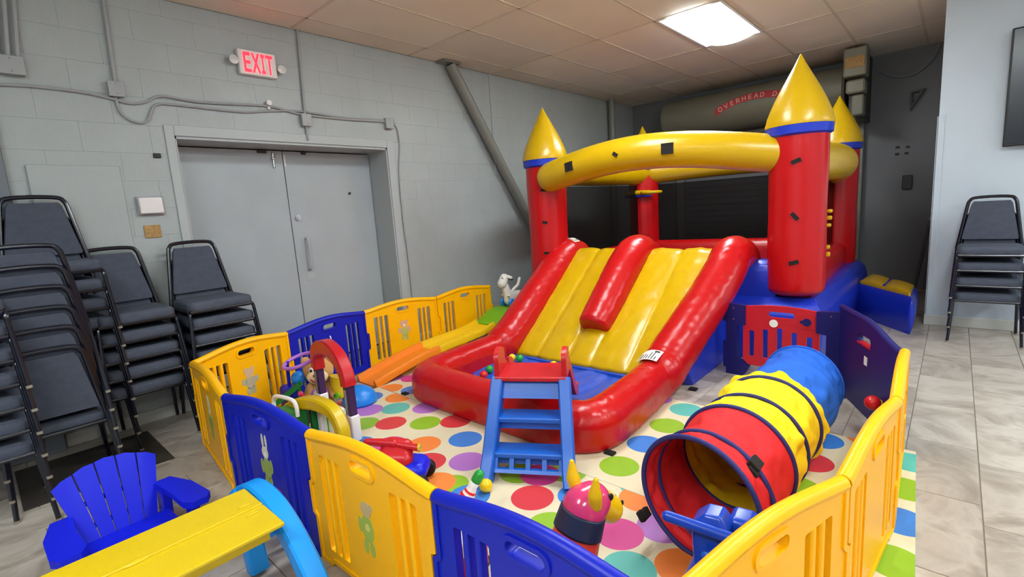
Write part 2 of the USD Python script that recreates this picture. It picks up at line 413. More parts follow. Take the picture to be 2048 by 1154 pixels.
# vertical control joint cover on the wall
part(wl, 'joint_strip', chbox(WALL_X, WALL_X + 0.012, 4.83, 4.89, 1.9, CEIL_Z, 0.003), M['wall_paint'], smooth=False)
struct_mesh('wall_column', chbox(WALL_X, WALL_X + 0.07, -0.7, 0.27, 0, CEIL_Z, 0.006), M['column_paint'], 'blue-grey column at the left edge')
struct_mesh('baseboard_left', cat(*[cat(chbox(WALL_X, WALL_X + 0.014, a, b, 0, 0.095, 0.004)) for a, b in ((0.275, 1.19), (3.3, BACK_Y))]), M['base_paint'])

# door in the left wall
d1 = structure('door_1', 'grey steel double door set deep in the left wall')
DX = WALL_X - 0.345
fr = []
for y0, y1 in ((DY0 - 0.065, DY0), (DY1, DY1 + 0.085)): fr.append(chbox(WALL_X - 0.01, WALL_X + 0.012, y0, y1, 0, DZ1 + 0.082, 0.004))
fr.append(chbox(WALL_X - 0.01, WALL_X + 0.012, DY0, DY1, DZ1, DZ1 + 0.082, 0.004))
part(d1, 'frame', cat(*fr), M['trim_paint'], smooth=False)
part(d1, 'reveal', cat(bx(DX - 0.05, WALL_X - 0.003, DY0 - 0.03, DY0 + 0.012, 0, DZ1), bx(DX - 0.05, WALL_X - 0.003, DY1 - 0.012, DY1 + 0.03, 0, DZ1), bx(DX - 0.05, WALL_X - 0.003, DY0, DY1, DZ1 - 0.02, DZ1 + 0.02)), M['trim_paint'], smooth=False)
SP = 2.215
l1 = part(d1, 'door_leaf', chbox(DX - 0.045, DX, DY0 + 0.015, SP - 0.003, 0.01, DZ1 - 0.03, 0.003), M['door_paint'], smooth=False)
l2 = part(d1, 'door_leaf', chbox(DX - 0.045, DX + 0.002, SP + 0.003, DY1 - 0.015, 0.01, DZ1 - 0.03, 0.003), M['door_paint'], smooth=False)
part(l1, 'bolt', cat(rbox(DX, DX + 0.016, 2.11, 2.13, 1.98, 2.13, 0.006), rbox(DX, DX + 0.025, 2.10, 2.14, 2.06, 2.08, 0.006)), M['chrome'])
part(l1, 'bracket', chbox(DX, DX + 0.03, 1.98, 2.06, 2.115, 2.14, 0.003), M['dark_metal'], smooth=False)
part(l2, 'bracket', chbox(DX, DX + 0.03, 2.4, 2.44, 2.115, 2.14, 0.003), M['dark_metal'], smooth=False)
part(l2, 'edge_plate', chbox(DX, DX + 0.006, SP + 0.004, SP + 0.022, 2.0, 2.11, 0.001), M['white_plastic'], smooth=False)
ck = rot(trimesh.creation.cylinder(0.028, 0.022, sections=24), (0, 1, 0), 90); move(ck, DX + 0.011, 2.285, 1.50)
ck2 = rot(trimesh.creation.cylinder(0.016, 0.03, sections=20), (0, 1, 0), 90); move(ck2, DX + 0.017, 2.285, 1.50)
part(l2, 'lock', cat(ck, ck2), M['chrome'])
hp = spline([(DX, 2.335, 1.29), (DX + 0.045, 2.335, 1.27), (DX + 0.05, 2.335, 1.13), (DX + 0.045, 2.335, 0.99), (DX, 2.335, 0.97)], 24)
part(l2, 'handle', tube(hp, 0.011, 10), M['door_paint'])
part(l2, 'pull_plate', chbox(DX, DX + 0.005, 2.30, 2.38, 0.86, 0.94, 0.001), M['trim_paint'], smooth=False)
part(l2, 'peg', cat(rbox(DX, DX + 0.02, 2.87, 2.895, 1.715, 1.74, 0.006)), M['dark_metal'])

# back wall, right wall, the rest of the room
struct_mesh('wall_back', bx(WALL_X - 0.5, 0.2, BACK_Y, BACK_Y + 0.2, 0, CEIL_Z + 0.3), M['back_paint'])
wr = structure('wall_right')
part(wr, 'partition', bx(-0.165, 5.2, RIGHT_Y, BACK_Y + 0.2, 0, CEIL_Z + 0.3), M['right_paint'], smooth=False)
part(wr, 'corner_guard', cat(chbox(-0.172, -0.120, RIGHT_Y - 0.004, RIGHT_Y, 0.1, 2.05, 0.001), chbox(-0.176, -0.165, RIGHT_Y - 0.004, RIGHT_Y + 0.06, 0.0, 2.05, 0.002)), M['right_paint'], smooth=False)
struct_mesh('baseboard_right', chbox(-0.18, 5.0, RIGHT_Y - 0.014, RIGHT_Y, 0, 0.105, 0.005), M['base_paint'])
struct_mesh('wall_far', bx(5.0, 5.2, -3.2, RIGHT_Y, 0, CEIL_Z + 0.3), M['right_paint'])
struct_mesh('wall_front', bx(WALL_X - 0.5, 5.2, -3.2, -3.0, 0, CEIL_Z + 0.3), M['right_paint'])

# ceiling: tee grid and panels
ce = structure('ceiling')
lights = set(LIGHT_SPOTS)
part(ce, 'deck', bx(WALL_X - 0.6, 5.2, -3.2, BACK_Y + 0.2, CEIL_Z + 0.16, CEIL_Z + 0.3), M['back_paint'], smooth=False)
xs = [GX + k * TX for k in range(-4, 11)]; ys = [GY + k * TY for k in range(-6, 3)]
tees = [chbox(x - 0.012, x + 0.012, -3.0, BACK_Y, CEIL_Z - 0.004, CEIL_Z + 0.03, 0.001) for x in xs] + [chbox(WALL_X, 5.0, y - 0.012, y + 0.012, CEIL_Z - 0.004, CEIL_Z + 0.03, 0.001) for y in ys]
part(ce, 'grid', cat(*tees), M['tee_bar'], smooth=False)
rest = []
ex = [WALL_X] + xs + [5.0]; ey = [-3.0] + ys + [BACK_Y]
for i in range(len(ex) - 1):
    for j in range(len(ey) - 1):
        if ex[i + 1] - ex[i] < 0.05 or ey[j + 1] - ey[j] < 0.05: continue
        ki, kj = round((ex[i] - GX) / TX), round((ey[j] - GY) / TY)
        if i > 0 and j > 0 and (ki, kj) in lights: continue
        m = chbox(ex[i] + 0.006, ex[i + 1] - 0.006, ey[j] + 0.006, ey[j + 1] - 0.006, CEIL_Z + 0.001, CEIL_Z + 0.016, 0.002)
        if ex[i] < 0.9 and ey[j] > 0.9: part(ce, 'ceiling_tile', m, M['ceiling_tile'], smooth=False)
        else: rest.append(m)
part(ce, 'tile_field', cat(*rest), M['ceiling_tile'], smooth=False, kind='stuff')
SPOT_SAY = ['bright recessed ceiling light above the inflatable castle', 'recessed ceiling light over the tiled aisle', 'recessed ceiling light behind the camera, to the right', 'recessed ceiling light above the middle of the playpen', 'recessed ceiling light behind the camera, straight back',
            'recessed ceiling light by the far wall and television', 'recessed ceiling light by the far wall, middle of its row', 'recessed ceiling light by the far wall, near end of its row']
for n, (ki, kj) in enumerate(LIGHT_SPOTS):
    x0, y0 = GX + ki * TX, GY + kj * TY
    t = thing('ceiling_light', SPOT_SAY[n], 'ceiling light', (x0 + TX / 2, y0 + TY / 2, CEIL_Z))
    hx, hy = TX / 2 - 0.008, TY / 2 - 0.008
    o = rrect(-hx, -hy, hx, hy, 0.004); i_ = rrect(-hx + 0.022, -hy + 0.022, hx - 0.022, hy - 0.022, 0.004)
    part(t, 'frame', prism(o.difference(i_), 0.012, -0.006), M['white_plastic'], smooth=False)
    part(t, 'housing', prism(o.difference(i_), 0.085, 0.006), M['white_plastic'], smooth=False)
    lx_ = np.linspace(-hx + 0.03, hx - 0.03, 13)
    part(t, 'lens', swept([(0, -hy + 0.03, 0), (0, hy - 0.03, 0)], [(x, 0.012 - 0.06 * (1 - (x / (hx - 0.03)) ** 2)) for x in lx_] + [(x, 0.03) for x in lx_[::-1]]), M['lens'], smooth=30)
    part(t, 'back_pan', bx(-hx, hx, -hy, hy, 0.092, 0.1), M['white_plastic'], smooth=False)

# overhead rolling door at the back
d2 = structure('door_2', 'dark rolling overhead door behind the castle')
part(d2, 'curtain', cat(*[chbox(-3.55, -1.12, BACK_Y - 0.06, BACK_Y - 0.02, k * 0.1, k * 0.1 + 0.098, 0.008) for k in range(25)]), M['back_paint'], smooth=False)
part(d2, 'guide', chbox(-1.12, -1.0, BACK_Y - 0.12, BACK_Y, 0, 2.45, 0.006), M['steel_pipe'], smooth=False)
part(d2, 'guide', chbox(-3.68, -3.55, BACK_Y - 0.12, BACK_Y, 0, 2.45, 0.006), M['steel_pipe'], smooth=False)
BR_, BYC, BZC = 0.30, 8.27, 2.74
brl = lathe([(0, 0), (BR_ - 0.03, 0), (BR_, 0.03), (BR_, 2.52), (BR_ - 0.03, 2.55), (0, 2.55)], 48); rot(brl, (0, 1, 0), 90); move(brl, -3.72, BYC, BZC)
part(d2, 'barrel_hood', brl, M['barrel_paint'], smooth=40)
part(d2, 'bottom_bar', chbox(-3.6, -1.05, BACK_Y - 0.16, BACK_Y - 0.08, 2.36, 2.43, 0.01), M['steel_pipe'], smooth=False)
def on_barrel(m, lift):
    """flat (x, y) drawing wrapped on the barrel's front, y measured along the round"""
    v = m.vertices.copy()
    a = v[:, 1] / BR_
    rr = BR_ + lift + v[:, 2]
    return trimesh.Trimesh(np.stack([v[:, 0], BYC - rr * np.cos(a), BZC + rr * np.sin(a)], 1), m.faces, process=False)
TX0, TX1, TC = -2.78, -1.70, -2.24
arc = lambda x: 0.10 - 0.16 * ((x - TC) / 0.6) ** 2
uu = np.linspace(TX0 - 0.04, TX1 + 0.04, 40)
rib = Polygon([(u, arc(u) - 0.052) for u in uu] + [(u, arc(u) + 0.052) for u in uu[::-1]])
rb = trimesh.creation.extrude_polygon(rib, 0.002, engine='earcut').subdivide_to_size(0.05)
part(d2, 'ribbon', on_barrel(rb, 0.001), M['ribbon_red'], 'red arched ribbon with pale lettering', smooth=False)
word = 'OVERHEAD DOOR'
for k, ch in enumerate(word):
    if ch == ' ': continue
    xk = TX0 + (k + 0.5) * (TX1 - TX0) / len(word)
    g = meshkit.text_mesh(ch, 0.066, 0.002, bold=True)
    g.apply_translation((-(g.bounds[0][0] + g.bounds[1][0]) / 2, -0.033, 0))
    sl = math.degrees(math.atan(-0.32 * (xk - TC) / 0.36)); rot(g, (0, 0, 1), sl)
    g.apply_translation((xk, arc(xk), 0))
    part(d2, 'letter', on_barrel(g, 0.003), M['ribbon_text'], smooth=False)

mo = thing('door_operator', 'beige motor box with stacked housings beside the rolling door', 'motor', (0, 0, 0))
part(mo, 'motor_housing', chbox(-1.15, -0.91, 7.72, 8.0, 2.80, 3.14, 0.015), M['motor_paint'], smooth=False)
part(mo, 'warning_plate', chbox(-1.13, -0.93, 7.712, 7.72, 2.9, 3.03, 0.002), M['cork'], 'faded reddish warning plate', smooth=False)
part(mo, 'gear_case', chbox(-1.12, -0.92, 7.74, 8.0, 2.60, 2.76, 0.02), M['motor_paint'], smooth=False)
part(mo, 'switch_box', chbox(-1.06, -0.93, 7.78, 8.0, 2.33, 2.58, 0.015), M['barrel_paint'], smooth=False)
part(mo, 'mounting_plate', chbox(-1.12, -0.95, 8.0, BACK_Y, 2.3, 3.15, 0.01), M['dark_metal'], smooth=False)
solo('wall_bracket', upright(prism(Polygon([(-0.53, 2.62), (-0.37, 2.64), (-0.52, 2.38)]).difference(Polygon([(-0.505, 2.60), (-0.43, 2.61), (-0.502, 2.47)])), 0.06)).apply_translation((0, BACK_Y, 0)), M['dark_metal'], 'dark triangular metal bracket high on the back wall', 'bracket', smooth=False)
ph = thing('pegboard_bolts', 'four dark bolt holes in the back wall', 'bolts')
for x, z in ((-0.63, 1.93), (-0.52, 1.92), (-0.63, 1.84), (-0.53, 1.84)): part(ph, 'bolt', chbox(x - 0.022, x + 0.022, BACK_Y - 0.012, BACK_Y, z - 0.014, z + 0.014, 0.004), M['black_plastic'], smooth=False)
solo('switch_plate', rbox(-0.56, -0.45, BACK_Y - 0.03, BACK_Y, 1.36, 1.55, 0.012), M['dark_metal'], 'dark switch plate low on the back wall', 'switch')
bp = spline([(-0.9, 8.62, 2.98), (-0.7, 8.6, 2.85), (-0.5, 8.6, 2.84), (-0.33, 8.6, 2.98), (-0.26, 8.6, 3.15)], 24)
solo('hanging_cable', tube(bp, 0.008, 8), M['grey_plastic'], 'thin cable drooping below the ceiling at the back', 'cable')
lb = thing('leaning_board', 'dark narrow board leaning beside the wall corner', 'board', (0, 0, 0))
part(lb, 'board', move(rot(chbox(-0.36, -0.33, 7.9, 8.2, 0, 0.98, 0.004), (0, 1, 0), 7, (-0.345, 8, 0)), 0, 0, 0.005), M['dark_metal'], smooth=False)
part(lb, 'clamp', chbox(-0.235, -0.172, 7.95, 8.1, 0.93, 0.99, 0.004), M['steel_pipe'], smooth=False)
tv = thing('television', 'black flat television on the right wall at the frame edge', 'television', (0, 0, 0))
part(tv, 'housing', rbox(0.285, 1.95, RIGHT_Y - 0.085, RIGHT_Y - 0.045, 1.70, 2.70, 0.01), M['black_plastic'])
part(tv, 'screen', bx(0.30, 1.935, RIGHT_Y - 0.087, RIGHT_Y - 0.083, 1.72, 2.685), M['tv_screen'], smooth=False)
part(tv, 'wall_mount', chbox(0.8, 1.4, RIGHT_Y - 0.045, RIGHT_Y, 1.95, 2.4, 0.004), M['dark_metal'], smooth=False)

# ---- things on the left wall
WX = WALL_X
def wbox(name, label, y0, y1, z0, z1, d, m, r=0.008, cat_='box'):
    return solo(name, rbox(WX, WX + d, y0, y1, z0, z1, min(r, d * 0.45)), m, label, cat_)
def jbox(label, y0, y1, z0, z1, d=0.05):
    t = thing('junction_box', label, 'junction box', (WX, (y0 + y1) / 2, (z0 + z1) / 2))
    w, h = (y1 - y0) / 2, (z1 - z0) / 2
    part(t, 'body', chbox(0, d * 0.85, -w, w, -h, h, 0.004), M['box_paint'], smooth=False)
    part(t, 'cover', rbox(d * 0.8, d, -w - 0.003, w + 0.003, -h - 0.003, h + 0.003, 0.006), M['box_paint'])
    for s in (-1, 1): part(t, 'screw', move(rot(trimesh.creation.cylinder(0.005, 0.006, sections=10), (0, 1, 0), 90), d, 0, s * h * 0.7), M['steel_pipe'])
    return t
jbox('grey junction box under three conduits, top left', 0.335, 0.46, 2.49, 2.60, 0.06)
jbox('lumpy painted junction box at the end of the single left conduit', 0.875, 0.965, 2.42, 2.52)
jbox('small junction box over the middle of the double door', 2.265, 2.355, 2.325, 2.43)
jbox('small junction box above the right end of the door frame', 3.175, 3.265, 2.37, 2.475)
for k, y in enumerate((0.37, 0.415, 0.46)):
    solo('conduit', tube([(WX + 0.03, y - 0.02, 2.60), (WX + 0.03, y + 0.04, CEIL_Z)], 0.0125, 10), M['box_paint'], ['leftmost of three grey conduits rising from the top left box', 'middle of three grey conduits rising from the top left box', 'rightmost of three grey conduits rising from the top left box'][k], 'conduit')
solo('conduit', tube([(WX + 0.02, 0.925, 2.52), (WX + 0.02, 0.945, CEIL_Z)], 0.0125, 10), M['box_paint'], 'single grey conduit dropping to the lumpy left box', 'conduit')
solo('conduit', cat(tube([(WX + 0.02, 2.31, 2.43), (WX + 0.02, 2.34, CEIL_Z)], 0.011, 10), tube([(WX + 0.02, 2.31, 2.33), (WX + 0.02, 2.31, 2.20)], 0.011, 10)), M['box_paint'], 'grey conduit dropping past the box over the double door', 'conduit')
def wcable(pts, r, label, n=60):
    solo('wall_cable', tube(spline([(WX + 0.014, y, z) for y, z in pts], n), r, 8), M['box_paint'], label, 'cable')
wcable([(0.275, 2.42), (0.47, 2.435), (0.73, 2.43), (0.89, 2.405), (1.0, 2.385), (1.10, 2.41), (1.2, 2.46), (1.46, 2.445), (1.99, 2.47), (2.27, 2.43), (2.73, 2.425), (3.18, 2.44)], 0.010, 'painted cable running along the wall above the double door')
wcable([(0.91, 2.42), (0.93, 2.31), (1.0, 2.255), (1.08, 2.27), (1.15, 2.39), (1.3, 2.405), (1.75, 2.40), (2.0, 2.43), (2.27, 2.455), (2.7, 2.44), (3.18, 2.455)], 0.009, 'painted cable with a drooping loop below the left box', 80)
wcable([(3.262, 2.44), (3.33, 2.38), (3.345, 2.2), (3.30, 1.9), (3.292, 1.4), (3.31, 0.9), (3.31, 0.12)], 0.007, 'thin cable running down beside the door frame')
wbox('wall_cover', 'raised painted panel with rounded corners left of the door', 0.365, 0.86, 1.2, 1.935, 0.02, M['wall_paint'], 0.012, 'wall plate')
th = thing('thermostat', 'pale rectangular control box left of the door', 'control box', (WX, 1.005, 1.645))
part(th, 'base', chbox(0, 0.02, -0.085, 0.085, -0.07, 0.07, 0.004), M['box_paint'], smooth=False)
part(th, 'cover', rbox(0.015, 0.05, -0.075, 0.075, -0.06, 0.06, 0.01), M['sign_white'])
solo('cork_plate', chbox(WX, WX + 0.008, 0.94, 1.045, 1.405, 1.5, 0.002), M['cork'], 'small brown plate on the wall under the control box', 'plate', smooth=False)
solo('wall_bolt', rbox(WX - 0.003, WX + 0.012, 1.08, 1.13, 2.0, 2.035, 0.005), M['black_plastic'], 'black hole plug beside the top left of the door frame', 'plug')
sn = thing('cable_clip', 'small round white clip on the cable below the exit sign', 'clip', (WX, 1.99, 2.495))
part(sn, 'clip', move(rot(trimesh.creation.cylinder(0.022, 0.03, sections=20), (0, 1, 0), 90), 0.028, 0, 0), M['sign_white'])
part(sn, 'strap', chbox(0, 0.02, -0.012, 0.012, -0.05, 0.0, 0.003), M['sign_white'], smooth=False)
es = thing('exit_sign', 'white exit sign with glowing red letters above the door', 'exit sign', (WX, 1.935, 2.805))
part(es, 'housing', rbox(0.0, 0.05, -0.155, 0.155, -0.10, 0.10, 0.008), M['sign_white'])
tx0 = -0.115
for ch, w in (('E', 0.055), ('X', 0.064), ('I', 0.03), ('T', 0.058)):
    g = meshkit.text_mesh(ch, 0.15, 0.003, bold=True)
    b = g.bounds; g.apply_translation((-b[0][0], -0.075, 0)); g.apply_scale((w / (b[1][0] - b[0][0]), 1, 1))
    g.apply_transform(np.array([[0, 0, 1, 0.05], [1, 0, 0, tx0], [0, 1, 0, 0], [0, 0, 0, 1.0]]))
    part(es, 'letter', g, M['sign_red'], smooth=False); tx0 += w + 0.011
for s in (-1, 1):
    lh = part(es, 'lamp_head', move(rot(lathe([(0, -0.02), (0.02, -0.02), (0.034, 0.0), (0.036, 0.025), (0, 0.03)], 24), (0, 1, 0), 90), 0.04, s * 0.195, -0.01 * s - 0.01), M['lamp_glass'])
    part(lh, 'bracket', bar((0.025, s * 0.15, -0.01), (0.03, s * 0.18, -0.01), 0.008), M['sign_white'])
# pipes
st = thing('brace_pipe', 'thick grey diagonal brace pipe from ceiling down across the left wall', 'pipe')
part(st, 'pipe', tube([(WX + 0.085, 4.11, CEIL_Z - 0.02), (WX + 0.085, 5.75, 0.75)], 0.062, 24), M['steel_pipe'])
part(st, 'flange', chbox(WX + 0.012, WX + 0.16, 3.95, 4.22, CEIL_Z - 0.02, CEIL_Z - 0.006, 0.003), M['steel_pipe'], smooth=False)
solo('vertical_pipe', tube([(WX + 0.10, 7.72, 0.0), (WX + 0.10, 7.72, CEIL_Z)], 0.055, 24), M['steel_pipe'], 'grey vertical pipe near the far end of the left wall', 'pipe')
solo('entrance_mat', chbox(-4.36, -3.66, 0.0, 0.70, 0.0, 0.004, 0.001), M['floor_mat'], 'dark worn rectangular mat under the chair stacks', 'mat', smooth=False)

# ================================================================ STACKED CHAIRS
def make_chair(name, label, loc, rz, group):
    t = thing(name, label, 'chair', loc, rz, group)
    seat = rrect(-0.20, -0.215, 0.225, 0.215, 0.05)
    part(t, 'seat', tm(Manifold.batch_hull([Manifold.extrude(cross(seat.buffer(-d)), 0.002).translate((0, 0, z)) for d, z in ((0.006, 0.388), (0, 0.4), (0, 0.425), (0.008, 0.44), (0.03, 0.449))])), M['chair_fabric'], smooth=50)
    # backrest: trapezoid pad between the tubes
    def onback(y, z, d=0.0):
        u = (z - 0.42) / 0.46
        return (-0.205 - 0.075 * u - d, y, z)
    pts = []
    for z, w in ((0.485, 0.185), (0.50, 0.19), (0.80, 0.135), (0.825, 0.12)):
        for d, q in ((-0.016, 0.97), (0.0, 1.0), (0.012, 0.97)):
            for s_ in (-1, 1): pts.append(onback(s_ * w * q, z, d))
    part(t, 'backrest', tm(Manifold.hull_points(np.array(pts))), M['chair_fabric'], smooth=50)
    P = [onback(-0.212, 0.40)] + [onback(-0.212 + 0.052 * u, 0.42 + 0.38 * u) for u in np.linspace(0, 1, 4)] + [onback(-0.148, 0.835), onback(-0.118, 0.858), onback(0, 0.865), onback(0.118, 0.858), onback(0.148, 0.835)] + [onback(0.212 - 0.052 * u, 0.42 + 0.38 * u) for u in np.linspace(1, 0, 4)] + [onback(0.212, 0.40)]
    part(t, 'back_frame', tube(spline(P, 48), 0.0135, 10), M['chair_frame'])
    side = []
    for s_ in (-1, 1):
        side.append(bar((-0.2, s_ * 0.205, 0.385), (0.2, s_ * 0.205, 0.380), 0.012))
    side.append(bar((0.205, -0.205, 0.380), (0.205, 0.205, 0.380), 0.0135)); side.append(bar((-0.2, -0.205, 0.385), (-0.2, 0.205, 0.385), 0.012))
    part(t, 'seat_frame', cat(*side), M['chair_frame'])
    for s_ in (-1, 1):
        f = part(t, 'leg', tube(spline([(0.17, s_ * 0.206, 0.388), (0.205, s_ * 0.212, 0.365), (0.215, s_ * 0.216, 0.3), (0.245, s_ * 0.235, 0.010)], 12), 0.0115, 8), M['chair_frame'])
        part(f, 'foot', bar((0.2443, s_ * 0.2343, 0.014), (0.246, s_ * 0.2355, 0.0), 0.0125), M['chair_foot'])
        f = part(t, 'leg', tube([onback(s_ * 0.212, 0.42), (-0.285, s_ * 0.232, 0.010)], 0.0115, 8), M['chair_frame'])
        part(f, 'foot', bar((-0.2845, s_ * 0.2322, 0.014), (-0.286, s_ * 0.233, 0.0), 0.0125), M['chair_foot'])
    return t
STACKS = [  # x, y, facing, how many, pitch, name of stack, z
    (-4.20, 1.20, 0.0, 5, 0.122, 'the stack next to the double door', 0.0),
    (-4.22, 0.70, 0.0, 5, 0.122, 'the second stack from the door', 0.0),
    (-4.24, 0.36, 0.0, 8, 0.122, 'the tallest stack by the wall panel', 0.0),
    (-3.82, 0.20, math.pi, 6, 0.110, 'the left stack with backs to the room', 0.0),
    (-3.62, -0.12, 0.0, 7, 0.122, 'the stack at the left edge of the picture', 0.0),
    (0.245, 6.02, -math.pi / 2, 4, 0.135, 'the stack against the right wall', 0.0)]
chair0 = None
for x, y, rz, cnt, pitch, say, z in STACKS:
    for k in range(cnt):
        c, s = math.cos(rz), math.sin(rz)
        lx, ly = x + 0.010 * k * c, y + 0.010 * k * s
        o = 'topmost' if k == cnt - 1 else ORD[k]
        label = f'{o} chair of {say}'
        grp = 'stacked grey banquet chairs'
        if chair0 is None: chair0 = make_chair('banquet_chair', label, (lx, ly, z + k * pitch), rz, grp)
        else: copy_of(chair0, 'banquet_chair', label, 'chair', (lx, ly, z + k * pitch), rz, grp)

# ================================================================ POLKA DOT PLAY MATS
DOTC = dict(r='#d23a40', p='#d2408c', g='#8cb428', b='#3c7ccc', u='#b070c0', t='#58b4a8', o='#f0843a')
CREAM = '#dccfae'
def playmat(name, label, outline, dots, z0, th=0.006):
    t = thing(name, label, 'play mat')
    out = Polygon(outline)
    pieces = []
    left = out
    for x, y, k, r in dots:
        d = affinity.scale(Point(x, y).buffer(r, quad_segs=10), 1.0, 1.0).intersection(out)
        if d.is_empty: continue
        d = d.intersection(left); left = left.difference(d)
        for g in getattr(d, 'geoms', [d]):
            if g.area > 1e-5: pieces.append((g, DOTC[k]))
    for g in getattr(left, 'geoms', [left]):
        if g.area > 1e-6: pieces.append((g, CREAM))
    tri = []
    for g, c in pieces:
        v, f = trimesh.creation.triangulate_polygon(g, engine='earcut')
        m = trimesh.Trimesh(np.column_stack([v, np.full(len(v), z0 + th)]), f, process=False)
        if len(f) and m.face_normals[0][2] < 0: m.faces = m.faces[:, ::-1]
        tri.append((m, c))
    tinted(t, 'printed_top', tri, M['mat_print'])
    part(t, 'foam_base', prism(out, th - 0.0004, z0), M['label_white'], smooth=False)
R_ = 0.108
front_dots = [(-1.50, 1.70, 'r'), (-1.60, 1.89, 'p'), (-1.71, 1.84, 'g'), (-1.32, 1.85, 'b'), (-1.29, 1.57, 'g'), (-1.02, 1.71, 'p'), (-0.89, 1.86, 'u'), (-0.88, 1.54, 't'), (-0.72, 1.68, 'o'), (-2.04, 1.76, 'u'), (-2.26, 1.95, 'b'),
    (-2.43, 1.75, 'o'), (-2.68, 1.96, 'g'), (-2.89, 1.82, 'r'), (-3.24, 1.86, 'u'), (-3.09, 2.0, 't'), (-2.89, 2.14, 'u'), (-3.48, 2.02, 'b'), (-3.26, 2.15, 'o'), (-2.23, 1.62, 'r'), (-2.62, 1.62, 'p'), (-1.77, 1.52, 'b'),
    (-2.01, 1.5, 'o'), (-1.93, 1.55, 'g'), (-2.52, 2.1, 'r'), (-3.05, 1.7, 'g'), (-2.8, 1.5, 'b'), (-2.42, 1.42, 't'), (-1.06, 2.0, 'o'), (-1.11, 2.1, 't'), (-1.5, 2.0, 'g'), (-0.5, 1.85, 'b'), (-0.45, 1.56, 'g'), (-0.09, 1.87, 'p'),
    (-0.1, 1.57, 'o'), (-1.5, 1.38, 'u'), (-1.1, 1.36, 'o'), (-0.7, 1.36, 'r'), (-3.3, 1.55, 'r'), (-3.55, 1.75, 'o'), (-3.05, 1.38, 'p'), (-2.1, 1.27, 'g'), (-1.75, 1.2, 'r'), (-3.4, 1.2, 't'), (-2.7, 1.2, 'u')]
front_dots = [(x, y, k, R_ if k not in 'g' or x > -1.9 or x < -2 else R_ * 0.8) for x, y, k in front_dots]
playmat('play_mat', 'cream polka dot play mat in the front of the playpen', [(-3.66, 1.0), (-0.015, 0.98), (-0.03, 2.022), (-1.75, 2.03), (-1.76, 2.19), (-3.62, 2.19)], front_dots, 0.0005)
bd = []
cols = 'gbgt', 'gbrp', 'obut', 'tgro'
for i, x in enumerate((-0.1, -0.5, -0.9, -1.3)):
    seq = (['g', 'b', 'g', 't'], ['o', 'g', 'r', 'b'], ['u', 'p', 'o', 'g'], ['g', 'b', 'g', 't'])[i]
    for j, y in enumerate((2.18, 2.49, 2.79, 3.09)): bd.append((x, y + (0.03 if i in (1, 3) else 0), seq[j], R_))
bd += [(-0.3, 3.28, 'o', R_), (-0.72, 2.95, 'u', 0.09), (-0.29, 2.62, 'u', 0.06), (-1.6, 2.35, 'r', R_), (-1.62, 2.95, 'o', R_), (-1.12, 3.24, 'o', 0.07), (-1.1, 2.64, 'o', 0.08), (-1.55, 3.2, 'u', R_)]
playmat('play_mat', 'cream polka dot play mat sticking out right of the yellow fence', [(-1.78, 2.034), (-0.03, 2.026), (-0.085, 3.235), (-1.80, 3.25)], bd, 0.0005)
ld = [(-3.72, 2.41, 'u'), (-3.55, 2.50, 'p'), (-3.67, 2.76, 't'), (-3.5, 2.24, 'o'), (-3.4, 2.72, 'b'), (-3.3, 2.32, 'b'), (-3.85, 2.6, 'o'), (-3.55, 3.0, 'g'), (-3.8, 2.95, 'r')]
playmat('play_mat', 'cream polka dot play mat beside the orange ramp', [(-3.92, 2.2), (-2.6, 2.2), (-2.6, 3.3), (-3.9, 3.3)], [(x, y, k, 0.1) for x, y, k in ld], 0.0005)

# ================================================================ PLAYPEN FENCE
PH = 0.575
def panel_outline(L):
    top = [(u * L, PH + 0.042 * math.sin(math.pi * u) ** 1.3) for u in np.linspace(0, 1, 25)]
    pts = [(0, 0), (0.09, 0), (0.11, 0.022), (L - 0.11, 0.022), (L - 0.09, 0), (L, 0), (L, 0.20), (L + 0.022, 0.215), (L + 0.022, 0.355), (L, 0.37)] + top[::-1] + [(0, 0.37), (0.024, 0.36), (0.024, 0.21), (0, 0.20)]
    return Polygon(pts), top
def bear(pieces, cx, cz, y, s, body, face):
    def disc(x, z, rx, rz, c, dy=0.0):
        p = affinity.scale(Point(0, 0).buffer(1, quad_segs=6), rx * s, rz * s); p = affinity.translate(p, cx + x * s, cz + z * s)
        for sg in (-1, 1):
            m = upright(prism(p, 0.0012 + dy)); m.apply_translation((0, 0, 0))
            if sg < 0: move(m, 0, -y, 0)
            else: move(m, 0, y + 0.0012 + dy, 0)
            pieces.append((m, c))
    return disc
